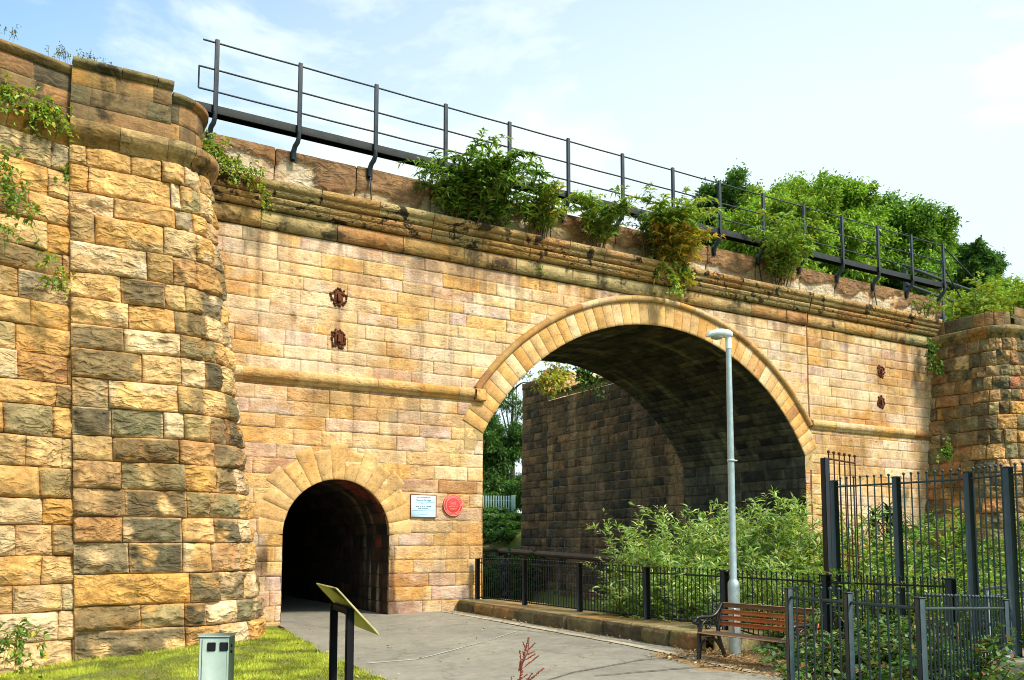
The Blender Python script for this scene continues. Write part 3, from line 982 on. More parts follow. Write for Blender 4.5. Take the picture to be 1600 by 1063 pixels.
# ================================================================== SURVEY: the photograph's camera, used to read positions off in metres
EYE = 1.9
F_PX, PX, PY, HY = 1350.0, 800.0, 725.0, 845.0
PITCH = math.atan((HY - PY) / F_PX)
TH = math.atan(2324 / math.hypot(F_PX, HY - PY))
FH = np.array([math.cos(TH), math.sin(TH), 0])
RT_ = np.array([math.sin(TH), -math.cos(TH), 0])
UPV = np.array([0, 0, 1.0])
FW = FH * math.cos(PITCH) + UPV * math.sin(PITCH)
VU = -FH * math.sin(PITCH) + UPV * math.cos(PITCH)
CAMP = np.array([-16.9906, -20.1835, EYE])
def ray(x, y): return FW * F_PX + RT_ * (x - PX) - VU * (y - PY)
def at_depth(x, y, Z):
    d = ray(x, y)
    return CAMP + d * (Z / float(np.dot(d, FH)))
def on_z(x, y, z):
    d = ray(x, y)
    return CAMP + d * ((z - CAMP[2]) / d[2])
def on_y(x, y, Y):
    d = ray(x, y)
    return CAMP + d * ((Y - CAMP[1]) / d[1])

# ================================================================== GROUND, PATH, WATER
def ground_h(X, Y):
    X, Y = np.asarray(X, float), np.asarray(Y, float)
    h = 0.1 * sstep(-11.5, -7.5, X) - 0.09 * np.clip(-14.0 - X, 0, 5)
    # river channel, from the plinth to the right bank
    yy = sstep(-16.0, -9.5, Y)
    left = -6.35 + 3.0 * (1 - yy)
    rb = 1 - sstep(2.8, 7.0, X)
    rb = np.where(Y > 0.0, 1 - sstep(6.25, 6.6, X), rb)
    ch = sstep(left, left + 2.4, X) * rb
    ch = ch * sstep(-40, -18, Y) * (1 - sstep(20.2, 20.6, Y))
    h = h * (1 - ch) + ch * -1.9
    h = h + sstep(5.0, 8.5, X) * 1.0 * (1 - sstep(60, 120, X))
    h = h + (0.55 * sstep(20.2, 20.6, Y) + 0.45 * sstep(24, 31, Y)) * 2.4 * (1 - sstep(150, 300, Y))
    em = sstep(6.4, 7.4, X) * sstep(5.0, 6.0, Y) * (1 - sstep(15.8, 16.6, Y)) * (1 - sstep(40, 60, X))
    h = h * (1 - em) + em * 9.0
    return h

def axis(lo, hi, step, far):
    a = np.arange(lo, hi + step * 0.5, step)
    o = [lo - d for d in far[::-1]] + list(a) + [hi + d for d in far]
    return np.array(o)
gx = axis(-26, 24, 0.4, [2, 6, 14, 30, 60, 120, 260, 600])
gy = axis(-26, 40, 0.4, [2, 6, 14, 30, 60, 120, 260, 600])
GXg, GYg = np.meshgrid(gx, gy, indexing='ij')
GZ = ground_h(GXg, GYg) + (fbm(np.stack([GXg * 0.9, GYg * 0.9, 0 * GXg], -1), 3, 3) - 0.5) * 0.06
# level under the paving
pav = sstep(-12.9, -12.5, GXg) * sstep(-6.6, -7.0, GXg) * sstep(14, 13.6, GYg)
GZ = GZ * (1 - pav) + (ground_h(GXg, GYg) - 0.05) * pav
mb = MB()
mb.grid(np.stack([GXg, GYg, GZ], -1))
m, nt, bs = newmat('grassy_earth')
tc = N(nt, 'ShaderNodeTexCoord').outputs['Object']
n1 = noise(nt, 0.7, 8, 0.65, tc)
n2 = noise(nt, 9, 8, 0.7, tc)
c = ramp(nt, n1.outputs[0], [(0.35, (0.10, 0.13, 0.02)), (0.5, (0.16, 0.18, 0.03)), (0.68, (0.20, 0.16, 0.05))])
c = mix(nt, 'MULTIPLY', 1.0, c, ramp(nt, n2.outputs[0], [(0.3, 0.6), (0.7, 1.3)]))
nt.links.new(c, bs.inputs['Base Color'])
bs.inputs['Roughness'].default_value = 0.95
bump(nt, n2.outputs[0], 0.8, 0.05, bs)
struct(mb.build('ground', m, None, True))

# asphalt path, following the ground
def path_edges(y):
    l = np.interp(y, [-30, -9, -6.5, -4.2, -1.6, -0.2, 0.0, 13.2], [-12.9, -12.45, -12.33, -12.05, -11.8, -11.55, FX - FR + 0.03, FX - FR + 0.03])
    r = np.interp(y, [-30, -16.5, -13.2, -12.4, -9.6, -2.6, -0.02, 0.0, 0.02, 13.2], [-10.6, -10.45, -10.3, -7.2, -7.0, -6.95, -6.9, -6.9, FX + FR - 0.03, FX + FR - 0.03])
    return l, r
ys = np.concatenate([np.arange(-30, -0.1, 0.2), [-0.03, 0.03], np.arange(0.3, 13.0, 0.5)])
ts = np.linspace(0, 1, 40)
l, r = path_edges(ys)
l = l + np.where(ys < -0.3, (fbm(np.stack([ys * 1.7, 0 * ys, 0 * ys], -1), 3, 8) - 0.5) * 0.22, 0)
X = l[:, None] + (r - l)[:, None] * ts[None]
Y = np.repeat(ys[:, None], 40, 1)
Z = ground_h(X, Y) + 0.004 + (fbm(np.stack([X * 0.5, Y * 0.5, 0 * X], -1), 2, 4) - 0.5) * 0.015
mb = MB()
mb.grid(np.stack([X, Y, Z], -1))
m, nt, bs = newmat('worn_asphalt')
tc = N(nt, 'ShaderNodeTexCoord').outputs['Object']
n1 = noise(nt, 0.55, 6, 0.6, tc)
n2 = noise(nt, 90, 4, 0.7, tc)
n3 = noise(nt, 5, 7, 0.7, tc)
c = ramp(nt, n1.outputs[0], [(0.35, (0.195, 0.178, 0.138)), (0.65, (0.262, 0.238, 0.185))])
c = mix(nt, 'MULTIPLY', 1.0, c, ramp(nt, n2.outputs[0], [(0.3, 0.72), (0.7, 1.25)]))
c = mix(nt, 'MULTIPLY', 1.0, c, ramp(nt, n3.outputs[0], [(0.35, 0.82), (0.65, 1.12)]))
vo = N(nt, 'ShaderNodeTexVoronoi', feature='DISTANCE_TO_EDGE')
vo.inputs['Scale'].default_value = 0.27
wv_ = noise(nt, 1.4, 5, 0.6, tc)
vm = mix(nt, 'ADD', 0.55, tc, wv_.outputs[1])
nt.links.new(vm, vo.inputs['Vector'])
c = mix(nt, 'MULTIPLY', 1.0, c, ramp(nt, vo.outputs['Distance'], [(0.0, 0.74), (0.008, 1.0)]))
n9 = noise(nt, 1.6, 8, 0.72, tc)
c = mix(nt, 'MIX', ramp(nt, n9.outputs[0], [(0.56, 0.0), (0.66, 0.45)]), c, (0.12, 0.10, 0.065))
nt.links.new(c, bs.inputs['Base Color'])
bs.inputs['Roughness'].default_value = 0.88
bump(nt, n2.outputs[0], 0.5, 0.006, bs)
struct(mb.build('path', m, None, True))

# pale edging strip in front of the plinth, and a worn painted line
ys = np.arange(-11.5, -0.05, 0.15)
P = np.zeros((len(ys), 2, 3))
xe = np.interp(ys, [-11.5, -8.3, -3.8, -0.1], [-8.05, -7.62, -7.42, -7.3])
for k, w in enumerate((-0.09, 0.09)):
    wob = (fbm(np.stack([ys * 3, 0 * ys + k, 0 * ys], -1), 3, 9) - 0.5) * 0.05
    P[:, k] = np.stack([xe + w + wob, ys, ground_h(xe, ys) + 0.016], -1)
mb = MB()
mb.grid(P, (0.40, 0.345, 0.25), True)
M['edging'] = stone_mat('pale_edging', stain=0.4, stain_col=(0.2, 0.17, 0.1), fine=30, bstr=0.3, bdist=0.006)
struct(mb.build('path_edging', M['edging']))
ln = np.array([on_z(x, y, 0.02)[:2] for x, y in ((575, 1036), (650, 1030), (720, 1015), (770, 1004), (806, 994))])
tt = np.linspace(0, 4, 41)
lx, ly = np.interp(tt, range(5), ln[:, 0]), np.interp(tt, range(5), ln[:, 1])
P = np.zeros((41, 2, 3))
for k, w in enumerate((-0.018, 0.018)):
    P[:, k] = np.stack([lx + w * 0.5, ly + w + (fbm(np.stack([tt * 3, 0 * tt, 0 * tt + k], -1), 2, 2) - 0.5) * 0.02, ground_h(lx, ly) + 0.02], -1)
mb = MB()
mb.grid(P, (0.5, 0.48, 0.40), True)
struct(mb.build('path_marking', M['edging']))

# tar-sealed seams in the asphalt
M['tar'] = plain_mat('tar_seam', (0.055, 0.05, 0.04), 0.7, 0.0, 0.4, 9, 0.3, 0.3)
for k, pts in enumerate((((930, 1058), (1060, 1052), (1200, 1046)), ((780, 987), (860, 996), (960, 1008), (1060, 1022)), ((800, 986), (840, 982), (880, 983)), ((850, 1064), (900, 1052), (1000, 1038), (1080, 1034)))):
    q = np.array([on_z(x, y, 0.03)[:2] for x, y in pts])
    t_ = np.linspace(0, len(pts) - 1, 40)
    sx_, sy_ = np.interp(t_, range(len(pts)), q[:, 0]), np.interp(t_, range(len(pts)), q[:, 1])
    sy_ = sy_ + (fbm(np.stack([t_ * 4, 0 * t_ + k, 0 * t_], -1), 3, 7) - 0.5) * 0.07
    P = np.zeros((40, 2, 3))
    for j_, w_ in enumerate((-0.016, 0.016)):
        ww = w_ * (0.5 + fbm(np.stack([t_ * 6, 0 * t_ + k + j_, 0 * t_], -1), 2, 9))
        P[:, j_] = np.stack([sx_ + ww * 0.6, sy_ + ww, ground_h(sx_, sy_) + 0.017], -1)
    mb = MB()
    mb.grid(P, (1, 1, 1), True)
    struct(mb.build('path_marking', M['tar']))

# earth and leaf litter under the bench is a worn patch on the ground beside the path
mb = MB()
uu, vv = np.meshgrid(np.linspace(0, 1, 40), np.linspace(0, 1, 40), indexing='ij')
Yp = -12.5 + 3.2 * uu
xl_ = -8.25 + 0.35 * np.sin(uu * 9) * 0.3 + (fbm(np.stack([uu * 6, 0 * uu, 0 * uu], -1), 3, 6) - 0.5) * 0.5
Xp = xl_ + (-6.45 - xl_) * vv
P = np.stack([Xp, Yp, ground_h(Xp, Yp) + 0.006 + (fbm(np.stack([Xp * 3, Yp * 3, 0 * Xp], -1), 3, 6) - 0.5) * 0.012], -1)
mb.grid(P, (0.27, 0.18, 0.085))
M['earth'] = stone_mat('bare_earth', stain=0.4, stain_col=(0.08, 0.05, 0.025), fine=30, bstr=0.8, bdist=0.02)
struct(mb.build('ground', M['earth'], None, True))

mb = MB()
mb.grid(np.stack(np.meshgrid(np.linspace(-7, 8, 20), np.linspace(-30, 24, 40), [-1.45], indexing='ij'), -1)[:, :, 0])
m, nt, bs = newmat('dark_river_water')
bs.inputs['Base Color'].default_value = (0.012, 0.014, 0.009, 1)
bs.inputs['Roughness'].default_value = 0.12
n1 = noise(nt, 3.0, 4, 0.6, N(nt, 'ShaderNodeTexCoord').outputs['Object'])
bump(nt, n1.outputs[0], 0.2, 0.05, bs)
struct(mb.build('river_water', m))

# plinth wall carrying the railings
g = np.random.default_rng(61)
pl = thing('plinth_wall', 'low mossy stone plinth along the path under the black railings', 'low wall', (-6.8, -4.7, 0.1))
mb = MB()
def pl_front(U, Z, off):
    xf = np.interp(U, [0, 9.5], [-6.86, -7.15])
    return np.stack([xf - off, -U - 0.04, Z], -1)
blocks(mb, lay([-0.05, 0.37], 0.0, 9.45, 0.95, 0.35, g), pl_front, ([OLV * 0.6, BRN * 0.6, DRK * 0.8, OCH * 0.6], [0.35, 0.25, 0.25, 0.15]), g, step=0.05, groove=0.03, bev=0.04, rough=0.035, pillow=0.05, mortar=(0.07, 0.05, 0.03), nscale=5)
mb.build('plinth_face', M['plinth'], pl)
mb = MB()
def pl_top(U, Z, off):
    xf = np.interp(U, [0, 9.5], [-6.86, -7.15])
    return np.stack([xf + Z, -U - 0.04, 0.372 + off], -1)
blocks(mb, lay([0.02, 1.3], 0.0, 9.45, 1.0, 0.3, g), pl_top, ([OLV * 0.9, BUF * 0.6, OCH * 0.55], [0.45, 0.3, 0.25]), g, step=0.08, groove=0.02, bev=0.03, rough=0.015, pillow=0.012, mortar=(0.09, 0.07, 0.04))
mb.box((-6.9, -9.49, -2.5), (-5.65, -9.42, 0.36), OLV)
mb.box((-5.70, -9.45, -2.5), (-5.62, -0.02, 0.355), OLV * 0.6)
mb.build('plinth_top', M['plinth'], pl)

# concrete block at the end of the tall railings
cb = thing('concrete_block', 'greenish mossy concrete block at the foot of the end railing post', 'concrete block', tuple(at_depth(1585, 1045, 10.6)))
mb = MB()
p = at_depth(1585, 1030, 10.6)
mb.bbox((p[0] - 0.22, p[1] - 0.5, -0.1), (p[0] + 1.6, p[1] + 0.6, p[2]), 0.03, (0.30, 0.30, 0.22))
mb.build('block', M['concrete'], cb)

# ================================================================== BRIDGE RAILING
rail = thing('walkway_railing', 'dark steel railing and narrow walkway beam running along the top of the bridge', 'railing', (0, 0, 11.4))
PXS = [-13.23 + 27.71 * k / 14 for k in range(15)]
YB = -0.02
mb = MB()
mb.bbox((-13.75, YB + 0.06, 11.93), (14.75, YB + 0.30, 11.99), 0.008)
mb.bbox((-13.75, YB + 0.04, 11.83), (14.75, YB + 0.06, 12.03), 0.006)
mb.bbox((-13.75, YB + 0.30, 11.83), (14.75, YB + 0.32, 12.03), 0.006)
mb.build('walkway_beam', M['beam'], rail)
for z in (13.52, 12.86, 12.33):
    mb = MB()
    x0 = -13.55 if z > 13 else -13.62
    n = 60
    xs = np.linspace(x0, 14.48, n)
    sag = 0.006 * np.sin((xs - PXS[0]) / 1.979 * math.pi) ** 2
    mb.tube(np.stack([xs, np.full(n, YB - 0.005), z - sag], -1), 0.021, 6)
    if z < 12.5:
        mb.tube([(x0, YB - 0.005, 12.33), (x0, YB - 0.005, 12.86)], 0.021, 6)
    mb.build('handrail' if z > 13 else 'midrail', M['bridge_steel'], rail, True)
for k, x in enumerate(PXS):
    mb = MB()
    mb.bbox((x - 0.05, YB - 0.04, 11.80), (x + 0.05, YB - 0.025, 13.60), 0.005)
    mb.bbox((x - 0.05, YB - 0.025, 11.80), (x - 0.036, YB + 0.035, 13.60), 0.004)
    po = mb.build('post', M['bridge_steel'], rail)
    mb = MB()
    pts = [(x, YB - 0.01, 11.84), (x - 0.005, YB + 0.0, 11.70), (x - 0.02, YB + 0.05, 11.60), (x - 0.06, YB + 0.12, 11.52), (x - 0.07, YB + 0.2, 11.42), (x - 0.07, YB + 0.235, 11.22)]
    mb.tube(pts, [0.05, 0.055, 0.06, 0.06, 0.065, 0.06], 6, flat=1.3)
    mb.bbox((x - 0.14, YB + 0.225, 11.16), (x + 0.02, YB + 0.25, 11.42), 0.006)
    if k in (2, 9, 12):
        mb.tube([(x - 0.06, YB + 0.2, 11.2), (x - 0.05, YB + 0.16, 10.9), (x - 0.05, YB + 0.1, 10.5)], 0.022, 5)
    mb.build('bracket', M['bridge_steel'], po)
mb = MB()
mb.tube([(14.48, YB, 13.5), (17.6, YB + 0.1, 12.1)], 0.028, 6)
mb.tube([(14.55, YB, 12.6), (15.6, YB + 0.05, 11.6)], 0.028, 6)
mb.build('end_brace', M['bridge_steel'], rail)

rail2 = thing('embankment_railing', 'lower grey railing on the embankment beyond the end of the bridge walkway', 'railing', (19, 2.5, 11))
for z in (13.3, 12.5):
    mb = MB()
    mb.tube([(15.6, 2.4, z + 0.25), (19, 2.5, z + 0.02), (26, 2.6, z - 0.4)], 0.07, 6)
    mb.build('rail', M['bridge_steel'], rail2)
for x in (15.7, 18.2, 21, 24):
    mb = MB()
    mb.bbox((x - 0.08, 2.43, 10.3), (x + 0.08, 2.58, 13.45 - (x - 15.7) * 0.06), 0.01)
    mb.build('post', M['bridge_steel'], rail2)

# ================================================================== GARDEN RAILINGS
def railing_run(name, label, cat, posts, mat, pw, bar_gap, bar_r, rails, bar_top, bar_bot, finial=True, group=None, post_tops=0.0, side_bars=True):
    """posts: list of (x, y, z_base, z_top)"""
    t = thing(name, label, cat, (posts[0][0], posts[0][1], posts[0][2]), group)
    for (x, y, zb, zt) in posts:
        mb = MB()
        d = np.array(posts[-1][:2]) - np.array(posts[0][:2])
        a = math.atan2(d[1], d[0])
        ca, sa = math.cos(a), math.sin(a)
        def rot(v, x=x, y=y, ca=ca, sa=sa):
            w = v.copy()
            w[:, 0] = x + v[:, 0] * ca - v[:, 1] * sa
            w[:, 1] = y + v[:, 0] * sa + v[:, 1] * ca
            return w
        mb.bbox((-pw / 2, -pw / 2, zb - 0.02), (pw / 2, pw / 2, zt + post_tops), 0.006, (1, 1, 1), rot)
        mb.bbox((-pw / 2 - 0.006, -pw / 2 - 0.006, zt + post_tops), (pw / 2 + 0.006, pw / 2 + 0.006, zt + post_tops + 0.012), 0.004, (1, 1, 1), rot)
        mb.bbox((-pw * 0.9, -pw * 0.9, zb - 0.02), (pw * 0.9, pw * 0.9, zb + 0.012), 0.004, (1, 1, 1), rot)
        mb.build('post', mat, t)
    for p0, p1 in zip(posts[:-1], posts[1:]):
        p0, p1 = np.array(p0), np.array(p1)
        mb = MB()
        for zr in rails:
            pr = []
            for p in (p0, p1):
                z = p[3] - zr if zr < 0.8 else p[2] + (zr - 0.8)
                pr.append((p[0], p[1], z))
            mb.tube(pr, 0.016, 6, flat=0.7)
        L = np.linalg.norm(p1[:2] - p0[:2])
        n = max(3, int(round(L / bar_gap)))
        for k in range(1, n):
            f = k / n
            q = p0 + (p1 - p0) * f
            jx, jy = random.uniform(-0.004, 0.004), random.uniform(-0.004, 0.004)
            mb.tube([(q[0], q[1], q[2] + bar_bot), (q[0] + jx, q[1] + jy, q[3] + bar_top)], bar_r, 5, cap=False)
            if finial:
                mb.ball((q[0] + jx, q[1] + jy, q[3] + bar_top + bar_r), bar_r * 1.9, n=5)
        mb.build('bar_grille', mat, t)
    return t

PA = [on_z(*q, 0.37) for q in [(746, 937.6), (820, 946.7), (906, 957.5), (1011, 970), (1134, 985), (1293, 1005), (1490, 1030)]]
PT = [873.5, 875, 880.7, 887, 892, 899.5, 905]
posts = []
for p, yt, q in zip(PA, PT, [746, 820, 906, 1011, 1134, 1293, 1490]):
    top = at_depth(q, yt, float(np.dot(p - CAMP, FH)))
    zb = 0.37 if p[1] > -9.4 else 0.08
    posts.append((p[0], min(p[1], -0.10), zb, top[2]))
railing_run('bow_railing', 'long low black railing with ball-topped bars on the stone plinth behind the bench', 'railing', posts, M['steel'], 0.10, 0.105, 0.0105, (0.10, 0.88), 0.0, 0.06)

posts = []
for (x, y, Z) in ((1303, 752, 13.4), (1400, 746, 12.5), (1512, 738, 11.6), (1574, 731, 10.75)):
    p = at_depth(x, y, Z)
    posts.append((p[0], p[1], 0.06 if x < 1560 else at_depth(1585, 1030, 10.6)[2], p[2]))
p = at_depth(1680, 726, 9.9)
posts.append((p[0], p[1], 0.1, p[2]))
railing_run('tall_railing', 'tall dark green railing with ball-topped bars in front of the shrubs', 'railing', posts, M['steel_green'], 0.092, 0.115, 0.0115, (0.09, 1.02), 0.03, 0.15)

posts = []
for (x, y, Z) in ((1232, 920, 8.7), (1325, 927, 7.95), (1437, 935, 7.25)):
    p = at_depth(x, y, Z)
    posts.append((p[0], p[1], 0.03, p[2]))
p = at_depth(1569, 938, 9.4)
posts.append((p[0], p[1], at_depth(1570, 1020, 9.4)[2], p[2]))
railing_run('low_railing', 'low dark railing with ball-topped bars enclosing the bramble patch beside the bench', 'railing', posts, M['steel_green'], 0.062, 0.115, 0.0095, (0.085, 0.88), 0.02, 0.06)
p = at_depth(1437, 940, 7.25)
p4 = at_depth(1437, 935, 7.25)

# a taller panel standing behind the first tall post
p0, p1 = at_depth(1288, 716, 14.6), at_depth(1336, 724, 14.9)
posts = [(p0[0], p0[1], -0.2, p0[2]), (p1[0], p1[1], -0.2, p1[2])]
t = thing('security_panel', 'narrow rust-brown barred panel rising above the tall railing against the bridge wall', 'metal panel', tuple(posts[0][:3]))
mb = MB()
mb.bbox((p0[0] - 0.05, p0[1] - 0.05, -0.2), (p0[0] + 0.05, p0[1] + 0.05, p0[2]), 0.006)
mb.build('post', M['steel'], t)
mb = MB()
for zz in (0.0, 1.6, 3.2):
    mb.tube([(p0[0], p0[1], p0[2] - zz), (p1[0], p1[1], p1[2] - zz)], 0.016, 6)
for k in range(6):
    q = p0 + (p1 - p0) * (0.14 + 0.86 * k / 5)
    mb.tube([(q[0], q[1], -0.1), (q[0], q[1], q[2] + 0.1)], 0.012, 5)
    mb.ball((q[0], q[1], q[2] + 0.12), 0.028)
mb.build('bar_grille', M['rust'], t)

# tubular handrails by the river steps
t = thing('tubular_handrail', 'galvanised tubular handrail half hidden among the brambles by the end post', 'handrail', tuple(at_depth(1560, 960, 11.2)))
for (a, b) in (((1535, 921, 11.6), (1640, 909, 10.2)), ((1540, 934, 11.6), (1640, 922, 10.2)), ((1535, 977, 11.6), (1640, 966, 10.2))):
    mb = MB()
    mb.tube([at_depth(*a), at_depth(*b)], 0.024, 8)
    mb.build('rail', M['galv'], t, True)
for (x, Z) in ((1542, 11.5), (1625, 10.4)):
    mb = MB()
    q = at_depth(x, 918, Z)
    mb.tube([(q[0], q[1], 0.0), tuple(q)], 0.024, 8)
    mb.build('post', M['galv'], t, True)
t = thing('channel_rail', 'dark steel channel lying level below the end of the low railing', 'steel channel', tuple(at_depth(1545, 1030, 9.5)))
mb = MB()
a, b = at_depth(1516, 1030, 8.9), at_depth(1578, 1018, 9.6)
mb.tube([a, b], 0.03, 4)
mb.tube([a - (0, 0, 0.06), b - (0, 0, 0.06)], 0.03, 4)
mb.build('channel', M['galv'], t)

# palisade fence far beyond the arch
t = thing('palisade_fence', 'pale green palisade fence under the trees seen through the arch', 'fence', (11.6, 32.6, 2.6))
Zp = 62.0
a, b = at_depth(700, 774, Zp), at_depth(803, 775, Zp)
zb = at_depth(757, 826, Zp)[2]
zb0 = float(ground_h(11, 33)) - 0.1
M['palisade'] = plain_mat('pale_green_paint', (0.22, 0.34, 0.29), 0.6, 0.0, 0.2, 3, 0.05)
mb = MB()
n = 27
for k in range(n):
    q = a + (b - a) * k / (n - 1)
    w = 0.05
    mb.box((q[0] - w, q[1] - 0.012, zb0 + 0.05), (q[0] + w, q[1] + 0.012, q[2]))
for z in (0.35, 1.8):
    mb.tube([(a[0], a[1] + 0.04, a[2] - z), (b[0], b[1] + 0.04, b[2] - z)], 0.035, 4)
mb.build('slat_panel', M['palisade'], t)
for f in (0.5, 1.0):
    mb = MB()
    q = a + (b - a) * f
    mb.box((q[0] - 0.14, q[1] + 0.02, zb0), (q[0] + 0.14, q[1] + 0.12, q[2] + 0.05))
    mb.build('post', M['palisade'], t)

# ================================================================== STREET FURNITURE
# lamp post
LP = at_depth(1148, 1000, 13.77)
lx_, ly_ = LP[0], LP[1]
lamp = thing('street_lamp', 'slim grey street lamp with a flat lantern standing behind the bench', 'street lamp', (lx_, ly_, 0.1))
LT = at_depth(1138, 530, 13.77)
dxy = (LT[:2] - LP[:2])
def lean(z):
    f = (z - 0.1) / (LT[2] - 0.1)
    return lx_ + dxy[0] * f, ly_ + dxy[1] * f
mb = MB()
zz = [1.20, 1.24, 1.30, 3.0, LT[2] - 0.03]
mb.tube([(*lean(z), z) for z in zz], [0.088, 0.075, 0.056, 0.053, 0.042], 16)
mb.build('pole', M['galv'], lamp, True)
mb = MB()
mb.tube([(*lean(z), z) for z in (0.06, 0.5, 1.18, 1.24, 1.29)], [0.092, 0.092, 0.092, 0.088, 0.058], 16)
b_ = mb.build('base', M['galv'], lamp, True)
mb = MB()
c0 = lean(0.62)
d_ = CAMP[:2] - np.array(c0)
d_ /= np.linalg.norm(d_)
mb.bbox((c0[0] + d_[0] * 0.088 - 0.03, c0[1] + d_[1] * 0.088 - 0.02, 0.45), (c0[0] + d_[0] * 0.088 + 0.03, c0[1] + d_[1] * 0.088 + 0.02, 0.85), 0.01)
mb.build('access_door', M['galv'], b_)
mb = MB()
zc = at_depth(1140, 720, 13.77)[2]
c0 = lean(zc)
mb.lathe([(0.05, -0.02), (0.062, -0.02), (0.062, 0.02), (0.05, 0.02)], (c0[0], c0[1], zc), 16)
mb.tube([(c0[0], c0[1], zc), (c0[0] + RT_[0] * 0.1, c0[1] + RT_[1] * 0.1, zc)], 0.014, 6)
mb.build('clamp_band', M['galv'], lamp)
# lantern: an elongated shell pointing away over the path
hd = -RT_ * 0.97 - FH * 0.25
hd = hd / np.linalg.norm(hd)
sd_ = np.array([-hd[1], hd[0], 0])
top = np.array([*lean(LT[2]), LT[2]])
mb = MB()
sec = []
for s, w, h0, h1 in ((-0.07, 0.02, 0.0, 0.02), (-0.05, 0.065, -0.035, 0.06), (0.0, 0.085, -0.04, 0.085), (0.12, 0.10, -0.03, 0.095), (0.24, 0.105, -0.035, 0.085), (0.33, 0.09, -0.045, 0.05), (0.37, 0.05, -0.045, -0.005), (0.385, 0.01, -0.04, -0.03)):
    ring = []
    for k in range(13):
        a = 2 * math.pi * k / 12
        zc_ = 0.5 * (h0 + h1) + 0.5 * (h1 - h0) * math.copysign(abs(math.sin(a)) ** 0.7, math.sin(a))
        ring.append(top + hd * s + sd_ * (w * math.copysign(abs(math.cos(a)) ** 0.7, math.cos(a))) + UPV * (zc_ + 0.06))
    sec.append(ring)
mb.grid(np.array(sec))
hdob = mb.build('lantern', M['lamp_shell'], lamp, True)
mb = MB()
sec = []
for s, w, dd in ((0.10, 0.02, 0.0), (0.13, 0.075, 0.04), (0.2, 0.085, 0.055), (0.27, 0.075, 0.045), (0.32, 0.02, 0.0)):
    ring = []
    for k in range(9):
        a = math.pi * k / 8
        ring.append(top + hd * s + sd_ * (w * math.cos(a)) + UPV * (0.03 - dd * math.sin(a)))
    sec.append(ring)
mb.grid(np.array(sec))
mb.build('lens', M['lamp_glass'], hdob, True)
mb = MB()
mb.tube([top - UPV * 0.16, top + UPV * 0.03], 0.05, 14)
mb.build('spigot', M['lamp_shell'], lamp, True)

# bench: faces the path (local x = forward, local y = along the seat)
bench = thing('park_bench', 'park bench with orange wooden slats and black scrolled iron ends by the lamp post', 'bench', (-7.6, -10.95, 0.06))
BL = 1.78
b0 = np.array([-7.90, -10.12])
b1 = np.array([-7.72, -11.89])
ax_ = (b1 - b0) / np.linalg.norm(b1 - b0)
fx_ = np.array([ax_[1], -ax_[0]])
if fx_[0] > 0:
    fx_ = -fx_
BZ = 0.085
def B(f, s, z):      # f: behind the front leg (m), s: along, z: up
    q = b0 + ax_ * s - fx_ * f
    return np.array([q[0], q[1], BZ + z])
def flatbar(mb, pts, w, t, s):
    """iron bar of rectangular section following pts [(f, z)], centred at s"""
    pts = np.array(pts, float)
    tan = np.gradient(pts, axis=0)
    tan /= np.linalg.norm(tan, axis=1)[:, None]
    nr = np.stack([-tan[:, 1], tan[:, 0]], -1)
    P = np.zeros((len(pts), 5, 3))
    for k, (a, b) in enumerate(((-1, -1), (1, -1), (1, 1), (-1, 1), (-1, -1))):
        for i in range(len(pts)):
            ww = w[i] if hasattr(w, '__len__') else w
            P[i, k] = B(pts[i, 0] + nr[i, 0] * a * ww / 2, s + b * t / 2, pts[i, 1] + nr[i, 1] * a * ww / 2)
    mb.grid(P)
    for i in (0, -1):
        mb.add(P[i, :4], [[0, 1, 2, 3]])
def curve(pts, n=8):
    pts = np.array(pts, float)
    out = []
    for i in range(len(pts) - 1):
        p0_, p1_, p2_, p3_ = pts[max(0, i - 1)], pts[i], pts[i + 1], pts[min(len(pts) - 1, i + 2)]
        for t in np.linspace(0, 1, n, endpoint=False):
            out.append(0.5 * ((2 * p1_) + (-p0_ + p2_) * t + (2 * p0_ - 5 * p1_ + 4 * p2_ - p3_) * t * t + (-p0_ + 3 * p1_ - 3 * p2_ + p3_) * t ** 3))
    out.append(pts[-1])
    return np.array(out)
